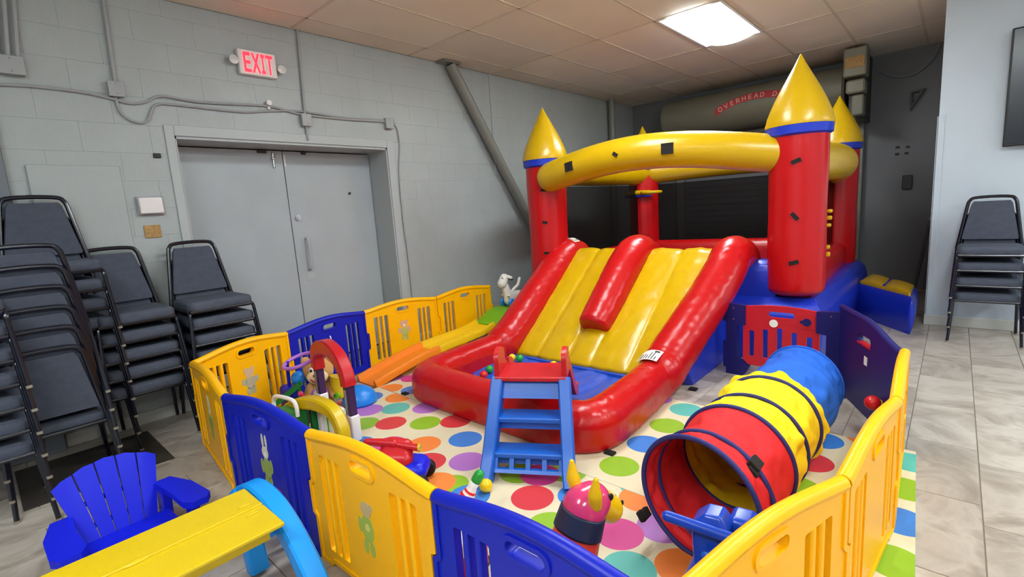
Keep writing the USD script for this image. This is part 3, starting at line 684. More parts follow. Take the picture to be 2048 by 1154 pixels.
def animal_print(t, cx, cz, y, kind, s=1.0):
    pc = []
    if kind == 'bear':
        d = bear(pc, cx, cz, y, s, None, None)
        fc, bc = '#d9a890', '#b8bc62'
        d(-0.03, 0.095, 0.015, 0.015, fc); d(0.03, 0.095, 0.015, 0.015, fc); d(0, 0.07, 0.036, 0.034, fc, 0.0003); d(0, 0.06, 0.015, 0.012, '#f0dcd0', 0.0006)
        d(0, 0.0, 0.04, 0.05, bc); d(-0.05, 0.015, 0.018, 0.03, fc); d(0.05, 0.015, 0.018, 0.03, fc); d(-0.02, -0.06, 0.017, 0.028, bc); d(0.02, -0.06, 0.017, 0.028, bc)
    elif kind == 'grey bear':
        d = bear(pc, cx, cz, y, s, None, None)
        fc, bc = '#d8b490', '#b8b090'
        d(-0.03, 0.095, 0.015, 0.015, fc); d(0.03, 0.095, 0.015, 0.015, fc); d(0, 0.07, 0.036, 0.034, fc, 0.0003); d(0, 0.0, 0.04, 0.05, bc); d(-0.05, 0.015, 0.02, 0.024, bc); d(0.05, 0.015, 0.02, 0.024, bc); d(-0.02, -0.06, 0.018, 0.03, bc); d(0.02, -0.06, 0.018, 0.03, bc)
    elif kind == 'rabbit':
        d = bear(pc, cx, cz, y, s, None, None)
        fc, bc = '#dcd2b0', '#9aaa50'
        d(-0.02, 0.125, 0.010, 0.034, fc); d(0.012, 0.125, 0.010, 0.034, fc); d(0, 0.07, 0.03, 0.03, fc, 0.0003); d(0, 0.06, 0.014, 0.012, '#f4f0e4', 0.0006); d(0, -0.01, 0.036, 0.055, bc); d(-0.042, 0.01, 0.014, 0.034, bc); d(0.045, -0.005, 0.014, 0.036, bc)
        d(-0.018, -0.075, 0.017, 0.03, bc); d(0.02, -0.075, 0.017, 0.03, bc)
    else:
        d = bear(pc, cx, cz, y, s, None, None)
        fc, bc = '#c4a878', '#a4b448'
        d(-0.03, 0.085, 0.014, 0.014, fc); d(0, 0.07, 0.032, 0.03, fc, 0.0003); d(0, -0.005, 0.036, 0.055, bc); d(0.0, 0.0, 0.014, 0.014, '#d8cc70', 0.0006); d(-0.018, -0.08, 0.015, 0.03, bc); d(0.02, -0.08, 0.015, 0.03, bc); d(0.045, 0.0, 0.012, 0.032, bc)
    tinted(t, 'animal_print', pc, M['tint'], f'faded {kind.replace("figure", "animal")} picture')
def fence_panel(a, b, color, label, pr=None, pry=1, tag='yellow'):
    a, b = A(*a), A(*b); L = float(np.linalg.norm(b - a)); rz = math.atan2(b[1] - a[1], b[0] - a[0])
    t = thing('playpen_fence', label, 'playpen fence', (a[0], a[1], 0.0), rz, 'baby playpen fence sections')
    L -= 0.006
    out, top = panel_outline(L)
    wins = []
    for x0 in (0.085, L - 0.085 - 0.15):
        zt = PH - 0.085
        wins.append(rrect(x0, 0.075, x0 + 0.15, zt + (0.012 if x0 > L / 2 or True else 0), 0.012))
    handle = rrect(L / 2 - 0.068, PH - 0.062, L / 2 + 0.068, PH - 0.018, 0.02)
    holes = unary_union(wins + [handle])
    field = out.difference(holes)
    rim = out.difference(out.buffer(-0.02)).difference(holes).union(handle.buffer(0.016).difference(handle))
    field = out.buffer(-0.004).difference(unary_union(wins + [handle.buffer(0.005)]))
    f = upright(prism(field, 0.030)); move(f, 0, 0.015, 0)
    r = upright(prism(rim.buffer(0), 0.042)); move(r, 0, 0.021, 0)
    lip = tube([(x, 0, z - 0.012) for x, z in top], 0.024, 12, caps='round')
    lip.vertices[:, 0] = np.clip(lip.vertices[:, 0], 0.0, L)
    part(t, 'panel', cat(f, r, lip), M[color], smooth=30)
    for x0 in (0.085, L - 0.235):
        for k in range(2):
            xc = x0 + 0.05 + 0.05 * k
            part(t, 'slat', rbox(xc - 0.0125, xc + 0.0125, -0.017, 0.017, 0.068, PH - 0.066, 0.008, 8), M[color], smooth=60)
    if pr: animal_print(t, L / 2, 0.30, 0.0152, pr, 1.05)
    return t
Apt, Bpt, Cpt, Dpt, Ept = (-3.72, 0.90), (-3.98, 1.64), (-4.13, 2.44), (-4.05, 3.25), (-4.03, 4.05)
Fpt, Gpt, Ipt, Jpt = (-2.80, 0.795), (-1.97, 0.845), (-1.17, 0.865), (-0.42, 0.875)
Kpt, K2, Lpt = (-0.205, 1.64), (-0.135, 2.42), (-0.155, 3.19)
fence_panel(Apt, Bpt, 'fence_yellow', 'yellow playpen panel with a grey bear picture in the back left corner', 'grey bear')
fence_panel(Bpt, Cpt, 'fence_blue', 'blue playpen panel in front of the double door')
fence_panel(Cpt, Dpt, 'fence_yellow', 'yellow playpen panel with a bear picture behind the orange ramp', 'bear')
fence_panel(Dpt, Ept, 'fence_yellow', 'yellow playpen panel behind the yellow and green ramp')
fence_panel(Fpt, Apt, 'fence_yellow', 'yellow playpen panel seen edge-on at the left corner', 'rabbit')
fence_panel(Gpt, Fpt, 'fence_blue', 'blue playpen panel with a green rabbit picture', 'rabbit')
fence_panel(Ipt, Gpt, 'fence_yellow', 'yellow playpen panel between two blue ones in the foreground', 'green figure')
fence_panel(Jpt, Ipt, 'fence_blue', 'blue playpen panel at the bottom centre in front of the pink toy')
fence_panel(Jpt, Kpt, 'fence_yellow', 'nearest yellow playpen panel at the bottom right')
fence_panel(Kpt, K2, 'fence_yellow', 'middle yellow playpen panel on the right side')
fence_panel(K2, Lpt, 'fence_yellow', 'far yellow playpen panel on the right side, joining the navy one')

# navy activity panel and red gate
Npt, Opt = (-0.545, 3.98), (-1.33, 4.03)
a, b = A(*Lpt), A(*Npt); L = float(np.linalg.norm(b - a)); rz = math.atan2(b[1] - a[1], b[0] - a[0])
t = thing('activity_fence', 'navy blue activity playpen fence section with a handle hole and a red knob', 'playpen fence', (a[0], a[1], 0), rz)
out, top = panel_outline(L)
top2 = [(u * L, 0.555 + 0.075 * (0.5 - 0.5 * math.cos(min(1, u / 0.55) * math.pi)) ) for u in np.linspace(0, 1, 30)]
out = Polygon([(0, 0), (0.1, 0), (0.14, 0.03), (L - 0.14, 0.03), (L - 0.1, 0), (L, 0)] + top2[::-1])
hole = rrect(L * 0.42, 0.47, L * 0.42 + 0.19, 0.525, 0.026)
f = upright(prism(out.difference(hole), 0.03)); move(f, 0, 0.015, 0)
lip = tube([(x, 0, z - 0.008) for x, z in top2], 0.02, 10); lip.vertices[:, 0] = np.clip(lip.vertices[:, 0], 0, L)
part(t, 'panel', cat(f, lip), M['navy'], smooth=30)
part(t, 'hole_trim', move(upright(prism(rrect(L * 0.42 - 0.004, 0.462, L * 0.42 + 0.194, 0.474, 0.004), 0.036)), 0, 0.018, 0), M['gate_red'], 'red lower edge of the handle hole', smooth=False)
part(t, 'sticker', bx(L * 0.46, L * 0.46 + 0.045, 0.015, 0.0165, 0.35, 0.405), M['label_white'], 'small white sticker', smooth=False)
kb = part(t, 'knob', ell((0.20, 0.055, 0.20), (0.042, 0.042, 0.042), 3), M['ball_red'], 'red ball knob')
part(kb, 'collar', move(rot(trimesh.creation.cylinder(0.03, 0.03, sections=20), (1, 0, 0), 90), 0.20, 0.022, 0.19), M['ball_yellow'])
a, b = A(*Npt), A(*Opt); L = float(np.linalg.norm(b - a)); rz = math.atan2(b[1] - a[1], b[0] - a[0])
t = thing('playpen_gate', 'red slotted playpen gate between two navy posts', 'gate', (a[0], a[1], 0), rz)
top = [(0.09 + u * (L - 0.18), 0.54 + 0.05 * math.sin(math.pi * (0.15 + 0.7 * u))) for u in np.linspace(0, 1, 20)]
out = Polygon([(0.13, 0.14), (0.17, 0.10), (L - 0.17, 0.10), (L - 0.13, 0.14), (L - 0.13, 0.42), (L - 0.09, 0.43)] + top[::-1] + [(0.09, 0.43), (0.13, 0.42)])
hs = [rrect(L / 2 - 0.10, 0.50, L / 2 + 0.08, 0.545, 0.02)]
for k, x in enumerate((-0.20, -0.10, 0.0, 0.10, 0.20)): hs.append(rrect(L / 2 + x - 0.02, 0.17, L / 2 + x + 0.02, 0.42 - abs(x) * 0.2, 0.006))
f = upright(prism(out.difference(unary_union(hs)), 0.026)); move(f, 0, 0.013, 0)
part(t, 'door', f, M['gate_red'], smooth=30)
for s_, x0 in ((0, 0.0), (1, L)):
    d = 1 if s_ == 0 else -1
    po = Polygon([(0, 0), (d * 0.13, 0), (d * 0.16, 0.04), (d * 0.18, 0.09), (d * 0.11, 0.13), (d * 0.085, 0.16), (d * 0.085, 0.41), (d * 0.15, 0.42), (d * 0.15, 0.575), (0, 0.585), (d * -0.022, 0.58), (d * -0.022, 0.44), (0, 0.43), (0, 0.28), (d * -0.022, 0.27), (d * -0.022, 0.06), (0, 0.05)]).buffer(0)
    p_ = part(t, 'post', move(upright(prism(affinity.translate(po, x0, 0), 0.044)), 0, 0.022, 0), M['navy'], smooth=30)
    for z in (0.46, 0.55): part(p_, 'screw', move(rot(trimesh.creation.cylinder(0.006, 0.003, sections=10), (1, 0, 0), 90), x0 + d * 0.06, 0.023, z), M['chrome'])
la = part(t, 'latch', move(upright(prism(rrect(0.16, 0.44, 0.27, 0.55, 0.008), 0.034)), 0, 0.017, 0), M['gate_red'])
part(la, 'latch_knob', move(upright(prism(unary_union([Point(0.21, 0.49).buffer(0.028), rrect(0.18, 0.48, 0.255, 0.5, 0.008)]), 0.046)), 0, 0.023, 0), M['navy'], smooth=30)
part(t, 'sticker', move(rot(trimesh.creation.cylinder(0.03, 0.002, sections=28), (1, 0, 0), 90), L / 2 + 0.04, 0.0145, 0.455), M['label_white'], 'round white sticker')

# ================================================================ INFLATABLE CASTLE
T_FR, T_FL, T_BR, T_BL = (-0.98, 4.66), (-3.38, 4.40), (-1.08, 7.11), (-3.43, 6.80)
cs = thing('bounce_castle', 'big red, yellow and blue inflatable bounce castle with double slide', 'inflatable castle')
BZ = 0.55
def puffy(poly, z0, z1, bulge, n=9):
    """an inflated block: polygon outline swelling towards mid height, rounded top"""
    pts = []
    for u in np.linspace(0, 1, n):
        e = bulge * math.sin(math.pi * u) - (0.05 * (max(0, u - 0.8) / 0.2) ** 2)
        q = poly.buffer(e, join_style=1, quad_segs=6)
        pts.append(Manifold.extrude(cross(q), 0.002).translate((0, 0, z0 + (z1 - z0 - 0.002) * u)))
    m = Manifold.batch_hull(pts)
    return tm(m.refine_to_length(0.12))
base_poly = Polygon([(-3.62, 4.30), (-0.78, 4.52), (-0.80, 7.36), (-3.66, 7.08)])
part(cs, 'base', puffy(base_poly, 0.0, BZ, 0.04), M['vinyl_blue'], smooth=50)
def tower(x, y, z0, z1, name_cone, r=0.215, tip=2.50):
    pr = [(0, z0), (r * 0.8, z0), (r * 0.97, z0 + 0.03)] + [(r * (1 + 0.012 * math.sin(9 * u)), z0 + 0.06 + u * (z1 - z0 - 0.06)) for u in np.linspace(0, 1, 24)] + [(0, z1)]
    p = part(cs, 'tower', move(lathe(pr, 44), x, y, 0), M['vinyl_red'], smooth=50)
    R = r * 1.13
    band = [(r, z1 - 0.005), (R * 0.985, z1 + 0.01), (R, z1 + 0.07), (R * 1.005, z1 + 0.075), (0, z1 + 0.075)]
    part(p, 'band', move(lathe(band, 44), x, y, 0), M['vinyl_blue'], smooth=40)
    zc = z1 + 0.075; h = tip - zc
    cone = [(R * 1.01, zc), (R * 1.02, zc + 0.02), (R * 0.985, zc + 0.05)] + [(R * (1 - u) * (1 + 0.10 * math.sin(math.pi * u)) + 0.004 * u, zc + 0.05 + (h - 0.05) * u) for u in np.linspace(0.06, 1, 18)] + [(0, tip + 0.002)]
    part(p, 'cone_roof', move(lathe(cone, 44), x, y, 0), M['vinyl_yellow'], smooth=50)
    return p
tw_fr = tower(*T_FR, 0.58, 1.87, '')
tw_fl = tower(*T_FL, 0.40, 1.87, '')
tw_br = tower(*T_BR, 0.50, 1.87, '')
tw_bl = tower(*T_BL, 0.50, 1.87, '')
def patch_on_tower(p, c, ang, z, w, h, tilt=0, r=0.2165):
    a = math.radians(ang)
    m = trimesh.creation.box((0.012, w, h)); rot(m, (1, 0, 0), tilt); move(m, r + 0.003, 0, 0); rot(m, (0, 0, 1), ang); move(m, c[0], c[1], z)
    part(p, 'velcro_strap', m, M['velcro'], smooth=False)
# straps that face the camera
for z, t_ in ((1.665, 20), (1.235, -50), (0.865, 15)): patch_on_tower(tw_fr, T_FR, -82, z, 0.07, 0.03, t_)
for z, t_ in ((1.62, 0), (1.28, -10), (0.95, 0)): patch_on_tower(tw_fl, T_FL, -62, z, 0.055, 0.025, t_)
def beam(p0, p1, bow, z, r=0.2, crown=0.03):
    p0, p1 = A(*p0), A(*p1); d = p1 - p0; n_ = A(d[1], -d[0]) / np.linalg.norm(d)
    return [(*(p0 + d * u + n_ * bow * math.sin(math.pi * u)), z + crown * math.sin(math.pi * u)) for u in np.linspace(0, 1, 40)]
def flatround(P, r, squash=1.0):
    return P
fb = beam((T_FL[0] + 0.18, T_FL[1] - 0.14), (T_FR[0] - 0.16, T_FR[1] - 0.06), 0.22, 1.75, crown=0.12)
fbm_ = tube(fb, 0.155, 32, caps='round')
pf = part(cs, 'front_arch', fbm_, M['vinyl_yellow'], smooth=True)
rbm = beam((T_FR[0] + 0.02, T_FR[1] + 0.14), (T_BR[0] - 0.02, T_BR[1] - 0.14), 0.13, 1.66, crown=0.03)
part(cs, 'side_arch', tube(rbm, 0.17, 28, caps='round'), M['vinyl_yellow'], smooth=True)
bbm = beam((T_BR[0] - 0.14, T_BR[1]), (T_BL[0] + 0.14, T_BL[1]), 0.18, 1.84)
part(cs, 'back_arch', tube(bbm, 0.16, 28, caps='round'), M['vinyl_yellow'], smooth=True)
lbm = beam((T_BL[0], T_BL[1] - 0.14), (T_FL[0], T_FL[1] + 0.14), 0.15, 1.83, crown=0.0)
part(cs, 'side_arch', tube(lbm, 0.155, 28, caps='round'), M['vinyl_yellow'], smooth=True)
fb = np.array(fb)
for u, w, tl in ((0.20, 0.095, -8), (0.42, 0.05, 35), (0.64, 0.10, 0)):
    i = int(u * 39); p_ = fb[i]; tdir = fb[i + 1] - fb[i]; tdir /= np.linalg.norm(tdir)
    nrm = A(tdir[1], -tdir[0], 0); nrm /= np.linalg.norm(nrm)
    m = trimesh.creation.box((w, 0.012, w * (0.9 if w > 0.06 else 0.6))); rot(m, (0, 1, 0), tl); rot(m, (1, 0, 0), -4)
    rot(m, (0, 0, 1), math.degrees(math.atan2(tdir[1], tdir[0]))); m.apply_translation(p_ + nrm * 0.155 + A(0, 0, 0.0))
    part(pf, 'velcro_patch', m, M['velcro'], smooth=False)
# low walls of the bouncing floor and the netting above them
def wallseg(a, b, z0, z1, th): 
    a, b = A(*a), A(*b); d = (b - a) / np.linalg.norm(b - a); n_ = A(-d[1], d[0]) * th / 2
    return Polygon([tuple(a + n_), tuple(b + n_), tuple(b - n_), tuple(a - n_)])
for nm, a, b, z1 in (('back_wall', T_BL, T_BR, 0.86), ('side_wall', T_FL, T_BL, 0.86), ('side_wall', T_FR, T_BR, 0.80)):
    part(cs, nm, puffy(wallseg(a, b, 0, 0, 0.24), 0.5, z1, 0.02), M['vinyl_red'], smooth=50)
fw = puffy(wallseg((-1.62, 4.66), (-1.12, 4.68), 0, 0, 0.22), 0.5, 0.86, 0.02)
part(cs, 'front_sill', fw, M['vinyl_blue'], smooth=50)
for a, b, z0, z1 in ((T_BL, T_BR, 0.8, 1.66), (T_FL, T_BL, 0.8, 1.66), (T_FR, T_BR, 0.74, 1.66)):
    part(cs, 'netting', prism(wallseg(a, b, 0, 0, 0.006), z1 - z0, z0), M['netting'], smooth=False)
# yellow clips along the right netting edge
for k, (x, z, h) in enumerate(((-0.758, 1.20, 0.035), (-0.755, 1.255, 0.03), (-0.762, 1.14, 0.03), (-0.765, 0.96, 0.035), (-0.762, 0.90, 0.04))):
    part(cs, 'net_tie', rbox(x - 0.025, x + 0.012, T_FR[1] + 0.07, T_FR[1] + 0.12, z - h / 2, z + h / 2, 0.010), M['vinyl_yellow'])
# basketball hoop hanging by the back left tower
hp_ = part(cs, 'hoop_band', tube(spline([(T_BL[0] - 0.18, T_BL[1] - 0.22, 1.55), (T_BL[0], T_BL[1] - 0.25, 1.56), (T_BL[0] + 0.22, T_BL[1] - 0.21, 1.55)], 20), 0.035, 12), M['vinyl_yellow'])
part(hp_, 'hoop', tube([(T_BL[0] + 0.26 + 0.13 * math.cos(a), T_BL[1] - 0.30 + 0.13 * math.sin(a), 1.55) for a in np.linspace(0, 2 * math.pi, 28, endpoint=False)], 0.022, 10, closed=True), M['vinyl_yellow'])
part(hp_, 'hoop_trim', tube(spline([(T_BL[0] - 0.18, T_BL[1] - 0.225, 1.51), (T_BL[0], T_BL[1] - 0.255, 1.51), (T_BL[0] + 0.22, T_BL[1] - 0.215, 1.51)], 20), 0.014, 8), M['vinyl_blue'])

# slide: ribbed yellow surface on a blue body
SX0, SX1 = -3.16, -1.54
def slide_z(v):     # v 0 at the bottom (y 3.42), 1 at the top (y 4.40)
    return 0.08 + 0.85 * v
nu, nv = 97, 60
U, Vv = np.meshgrid(np.linspace(0, 1, nu), np.linspace(0, 1, nv), indexing='ij')
SEAMS = [0.0, 0.22, 0.42, 0.57, 0.78, 1.0]
sg = np.clip(np.searchsorted(SEAMS, U, 'right') - 1, 0, 4); lo_ = np.take(SEAMS, sg); hi_ = np.take(SEAMS, sg + 1)
ribs = np.abs(np.sin(np.pi * (U - lo_) / (hi_ - lo_))) ** 0.42
Y = 3.38 + 1.10 * Vv; Z = slide_z(Vv)
nz = 0.034 * ribs
noise_ = (meshkit.noise(np.stack([U * 26, Vv * 16, 0 * U], -1), 3) - 0.5) * 0.012
end = np.clip(Vv / 0.08, 0, 1) ** 0.5
top_ = np.stack([SX0 + (SX1 - SX0) * U, Y - nz * 0.62, Z + nz * 0.78 * end + noise_], -1)
# rounded crest over the top into the castle
extra = []
for k, (dy, dz) in enumerate(((0.06, 0.02), (0.14, 0.0), (0.24, -0.05))):
    extra.append(np.stack([top_[:, -1, 0], top_[:, -1, 1] + dy, top_[:, -1, 2] + dz], -1))
top_ = np.concatenate([top_] + [e[:, None] for e in extra], 1)
bot_ = top_.copy(); bot_[..., 2] = np.maximum(top_[..., 2] - 0.22, 0.03); bot_[..., 1] += 0.04
part(cs, 'slide_bed', grid_solid(top_, bot_), M['vinyl_yellow'], smooth=True)
sd = Polygon([(3.60, 0.0), (3.52, 0.16), (4.46, 0.87), (4.66, 0.87), (4.66, 0.0)])
for x0, x1 in ((SX0 - 0.12, SX0 + 0.1), (SX1 - 0.1, SX1 + 0.10)):
    sl_ = [Manifold.extrude(cross(sd.buffer(0.035 * math.sin(math.pi * u) ** 0.6, quad_segs=6) if 0 < u < 1 else sd), 0.002).translate((0, 0, (x1 - x0 - 0.002) * u)) for u in np.linspace(0, 1, 9)]
    m = tm(Manifold.batch_hull(sl_)); m.apply_transform(np.array([[0, 0, 1, x0], [1, 0, 0, 0], [0, 1, 0, 0], [0, 0, 0, 1.0]])); m.vertices[:, 2] = np.maximum(m.vertices[:, 2], 0.004)
    trimesh.repair.fix_normals(m); part(cs, 'slide_side', m, M['vinyl_blue'], smooth=50)
part(cs, 'slide_apron', grid_solid(*[np.stack([np.linspace(SX0 + 0.1, SX1 - 0.1, 20)[:, None] + 0 * zz, 3.33 + 0 * zz + dy + np.linspace(0, 0, 20)[:, None], zz + np.zeros((20, 1))], -1) for dy, zz in ((0.0, np.linspace(0.02, 0.075, 4)[None]), (0.05, np.linspace(0.02, 0.075, 4)[None]))]), M['sheet_blue'], smooth=False)
def wrinkled(P, r, seed, n=40, m=150, amp=0.006, freq=30, full=0.0, endcap='round'):
    Q = spline(P, m) if len(P) < m else np.array(P)
    rr = np.interp(np.linspace(0, 1, m), np.linspace(0, 1, len(r)), r) if np.ndim(r) else np.full(m, r)
    t = tube(Q, rr, n, caps=endcap)
    if full:   # flatter sides: push the lower half of the section outwards towards a box
        from scipy.spatial import cKDTree
        v = t.vertices; _, i = cKDTree(Q).query(v); d = v - Q[i]; h = np.linalg.norm(d[:, :2], axis=1); ang = np.arctan2(d[:, 2], np.maximum(h, 1e-9))
        k = np.where(ang < 0.35, (np.abs(np.cos(ang)) ** 7 + np.abs(np.sin(ang)) ** 7) ** (-1 / 7), 1.0)
        k = 1 + (k - 1) * full * np.clip((0.35 - ang) / 0.3, 0, 1)
        t.vertices = Q[i] + d * k[:, None]
    v = t.vertices; nrm = t.vertex_normals
    w = (meshkit.noise(v * A(freq, freq, freq * 0.6), seed) - 0.5) * amp
    t.vertices = v + nrm * w[:, None]
    return t
TR = 0.17
def ramp_path(x, xb):
    m_ = lambda k: x + (xb - x) * k
    return [(x, 4.73, 0.82), (x, 4.64, 0.89), (x, 4.47, 0.905), (x, 4.28, 0.795), (m_(0.25), 4.0, 0.60), (m_(0.65), 3.7, 0.395), (m_(0.95), 3.44, 0.225), (xb, 3.32, 0.165)]
st_l = part(cs, 'slide_tube', wrinkled(ramp_path(-3.21, -3.19), TR, 1), M['vinyl_red'], smooth=True)
st_r = part(cs, 'slide_tube', wrinkled(ramp_path(-1.44, -1.575), TR, 2), M['vinyl_red'], smooth=True)
XM = -2.36
st_m = part(cs, 'slide_tube', wrinkled([(XM, 4.76, 0.80), (XM, 4.66, 0.90), (XM, 4.46, 0.935), (XM, 4.24, 0.815), (XM, 4.0, 0.62), (XM, 3.78, 0.44), (XM, 3.67, 0.36), (XM, 3.645, 0.34)], [0.15, 0.165, 0.172, 0.172, 0.168, 0.162, 0.15, 0.115], 4, endcap='flat'), M['vinyl_red'], smooth=True)
pool = [(-3.19, 3.46, 0.185), (-3.19, 3.2, 0.15), (-3.185, 2.8, 0.14), (-3.15, 2.46, 0.14), (-3.06, 2.32, 0.14), (-2.85, 2.29, 0.14), (-2.3, 2.275, 0.14), (-1.80, 2.27, 0.14), (-1.64, 2.285, 0.14), (-1.555, 2.36, 0.14), (-1.535, 2.52, 0.14), (-1.56, 2.9, 0.14), (-1.585, 3.2, 0.15), (-1.585, 3.46, 0.185)]
pt = part(cs, 'pool_tube', wrinkled(pool, 0.138, 7, n=56, m=300, full=1.0), M['vinyl_red'], smooth=True)
g = np.meshgrid(np.linspace(-3.12, -1.6, 60), np.linspace(2.36, 3.42, 44), indexing='ij')
zz = 0.03 + 0.06 * meshkit.fbm(np.stack([g[0] * 11, g[1] * 2.0, 0 * g[0]], -1), 3, 5) 
part(cs, 'pool_floor', grid_solid(np.stack([g[0], g[1], zz], -1), np.stack([g[0], g[1], zz * 0 + 0.012], -1)), M['sheet_blue'], smooth=True)
for x, y in ((-1.41, 2.30), (-1.40, 3.5), (-3.27, 2.22)):
    part(cs, 'anchor_tab', chbox(x - 0.03, x + 0.03, y - 0.022, y + 0.022, 0.007, 0.02, 0.003), M['velcro'], smooth=False)
def label_on_tube(parent, centre, axis, ang, r, la, lc, seed):
    """a paper label wrapped on a tube: la along the axis, lc around"""
    axis = A(*axis); axis /= np.linalg.norm(axis); up = A(0, 0, 1) - axis[2] * axis; up /= np.linalg.norm(up); sd_ = np.cross(axis, up)
    def wrap(m, lift):
        v = m.vertices; a = v[:, 1] / r + math.radians(ang)
        return trimesh.Trimesh(A(*centre) + v[:, 0, None] * axis + (r + lift + v[:, 2, None]) * (np.cos(a)[:, None] * up + np.sin(a)[:, None] * sd_), m.faces, process=False)
    b_ = trimesh.creation.box((la, lc, 0.002)).subdivide_to_size(0.04)
    p_ = part(parent, 'warning_label', wrap(b_, 0.007), M['label_white'], 'white printed warning label', smooth=False)
    rg = random.Random(seed); ms = []
    for i in range(7):
        w = la * (0.25 + 0.5 * rg.random()); h = lc * 0.035
        ms.append(trimesh.creation.box((w, h, 0.001)).apply_translation((-la * 0.42 + w / 2, lc * (0.36 - 0.115 * i), 0)))
    ms.append(trimesh.creation.box((la * 0.16, lc * 0.2, 0.001)).apply_translation((la * 0.34, lc * 0.3, 0)))
    part(p_, 'printing', wrap(cat(*[m.subdivide_to_size(0.05) for m in ms]), 0.0085), M['print_dark'], smooth=False)
label_on_tube(st_r, (-1.583, 3.27, 0.168), (0, 1, 0.30), -14, 0.158, 0.13, 0.18, 1)
label_on_tube(st_l, (-3.21, 4.54, 0.905), (0, 1, 0.0), 14, TR, 0.10, 0.15, 2)
# entrance step
sp = Polygon([(-0.72, 7.3), (-0.78, 6.62), (-0.26, 5.92), (-0.26, 6.55)])
en = part(cs, 'entrance_step', puffy(sp, 0.0, 0.40, 0.03), M['vinyl_blue'], smooth=50)
nn = 14
def bil(u, v, q): return (1 - u) * (1 - v) * A(*q[0]) + u * (1 - v) * A(*q[1]) + u * v * A(*q[2]) + (1 - u) * v * A(*q[3])
q = [(-0.70, 7.24), (-0.76, 6.62), (-0.275, 5.96), (-0.275, 6.52)]
tg = np.array([[np.append(bil(u, v, q), 0.392 + 0.04 * math.sin(math.pi * u) ** 0.6 * abs(math.sin(math.pi * v * 2)) ** 0.6) for v in np.linspace(0, 1, 25)] for u in np.linspace(0, 1, nn)])
bg = tg.copy(); bg[..., 2] = 0.34
part(en, 'step_top', grid_solid(tg, bg), M['vinyl_yellow'], 'yellow cushioned top', smooth=True)

# ================================================================ TOYS INSIDE THE PLAYPEN
# balls in the pool
BALLS = [(-2.96, 3.20, 'yellow', 'leftmost yellow ball by the foot of the slide'), (-2.885, 3.22, 'green', 'green ball by the foot of the slide'), (-2.50, 3.22, 'yellow', 'yellow ball right of the red slide handle, against the slide'),
    (-2.46, 3.12, 'blue', 'blue ball behind the right handle of the small slide'), (-2.22, 2.97, 'red', 'red ball beside the blue ladder rail'), (-2.16, 2.88, 'yellow', 'yellow ball beside the blue ladder rail'),
    (-2.24, 2.86, 'red', 'red ball tucked behind the blue ladder rail'), (-2.85, 2.72, 'red', 'bright red ball in the left end of the pool'), (-2.88, 2.635, 'purple', 'purple ball in the left end of the pool'),
    (-2.72, 2.60, 'blue', 'blue ball half hidden by the left ladder rail'), (-2.91, 2.85, 'green', 'green ball peeking over the left pool wall')]
for x, y, c, say in BALLS:
    solo('pit_ball', ell((x, y, 0.098), (0.034, 0.034, 0.034), 3), M['ball_' + c], say, 'ball', 'balls in the inflatable pool', smooth=True)

# small ladder slide
LA, LB = A(-1.785, 1.665), A(-1.40, 1.885)
dx = (LB - LA); LW = float(np.linalg.norm(dx)); lrz = math.atan2(dx[1], dx[0])
t = thing('toddler_slide', 'small blue ladder slide with a red seat, leaning over the pool', 'toddler slide', (*((LA + LB) / 2), 0.0065), lrz)
def lad(x, z, d=0.0):   # point on the leaning ladder face
    u = z / 0.475
    return (x * (1 - 0.15 * u), 0.27 * u + d - 0.025 * max(0, 0.25 - u) / 0.25, z)
for s in (-1, 1):
    P = [lad(s * LW / 2, z) for z in np.linspace(0.0, 0.485, 14)]
    P[0] = (P[0][0] * 1.02, P[0][1], 0.0)
    part(t, 'rail', swept(P, [(-0.034, -0.036), (-0.026, -0.044), (0.026, -0.044), (0.034, -0.036), (0.034, 0.036), (0.026, 0.044), (-0.026, 0.044), (-0.034, 0.036)], up=(0, 0.5, -0.8)), M['toy_blue'], smooth=30)
hw = LW / 2 - 0.02
def plate(z0, z1, th, inset=0.0, wz=1.0, d=0.0):
    pts = []
    for z in (z0, z1):
        for s in (-1, 1):
            x, y, zz = lad(s * (hw), z)
            pts += [(x, y - th / 2 + d, zz), (x, y + th / 2 + d, zz)]
    return tm(Manifold.hull_points(np.array(pts)))
for z in (0.145, 0.305):
    x, y, zz = lad(hw, z)
    st_ = part(t, 'step', rbox(-x - 0.005, x + 0.005, y - 0.035, y + 0.10, z - 0.03, z, 0.008), M['toy_blue'], smooth=40)
    part(st_, 'riser', tm(Manifold.hull_points(np.array([(s * x * k, y + dd, z - q) for s in (-1, 1) for k, q in ((1.0, 0.025), (0.97, 0.075)) for dd in (0.0, 0.02)]))), M['toy_blue'], smooth=False)
part(t, 'top_panel', plate(0.39, 0.48, 0.02), M['toy_blue'], smooth=False)
lat = [plate(0.055, 0.07, 0.02), plate(0.115, 0.13, 0.02)]
for k in np.linspace(-1, 1, 5):
    x, y, z = lad(k * (hw - 0.02), 0.09); lat.append(rot(bx(x - 0.012, x + 0.012, y - 0.01, y + 0.01, z - 0.035, z + 0.035), (1, 0, 0), -32, (x, y, z)))
part(t, 'lattice', cat(*lat), M['toy_blue'], smooth=False)
w = LW / 2 * 0.86
part(t, 'seat', rbox(-w - 0.012, w + 0.012, 0.23, 0.50, 0.478, 0.506, 0.008), M['toy_red'], smooth=40)
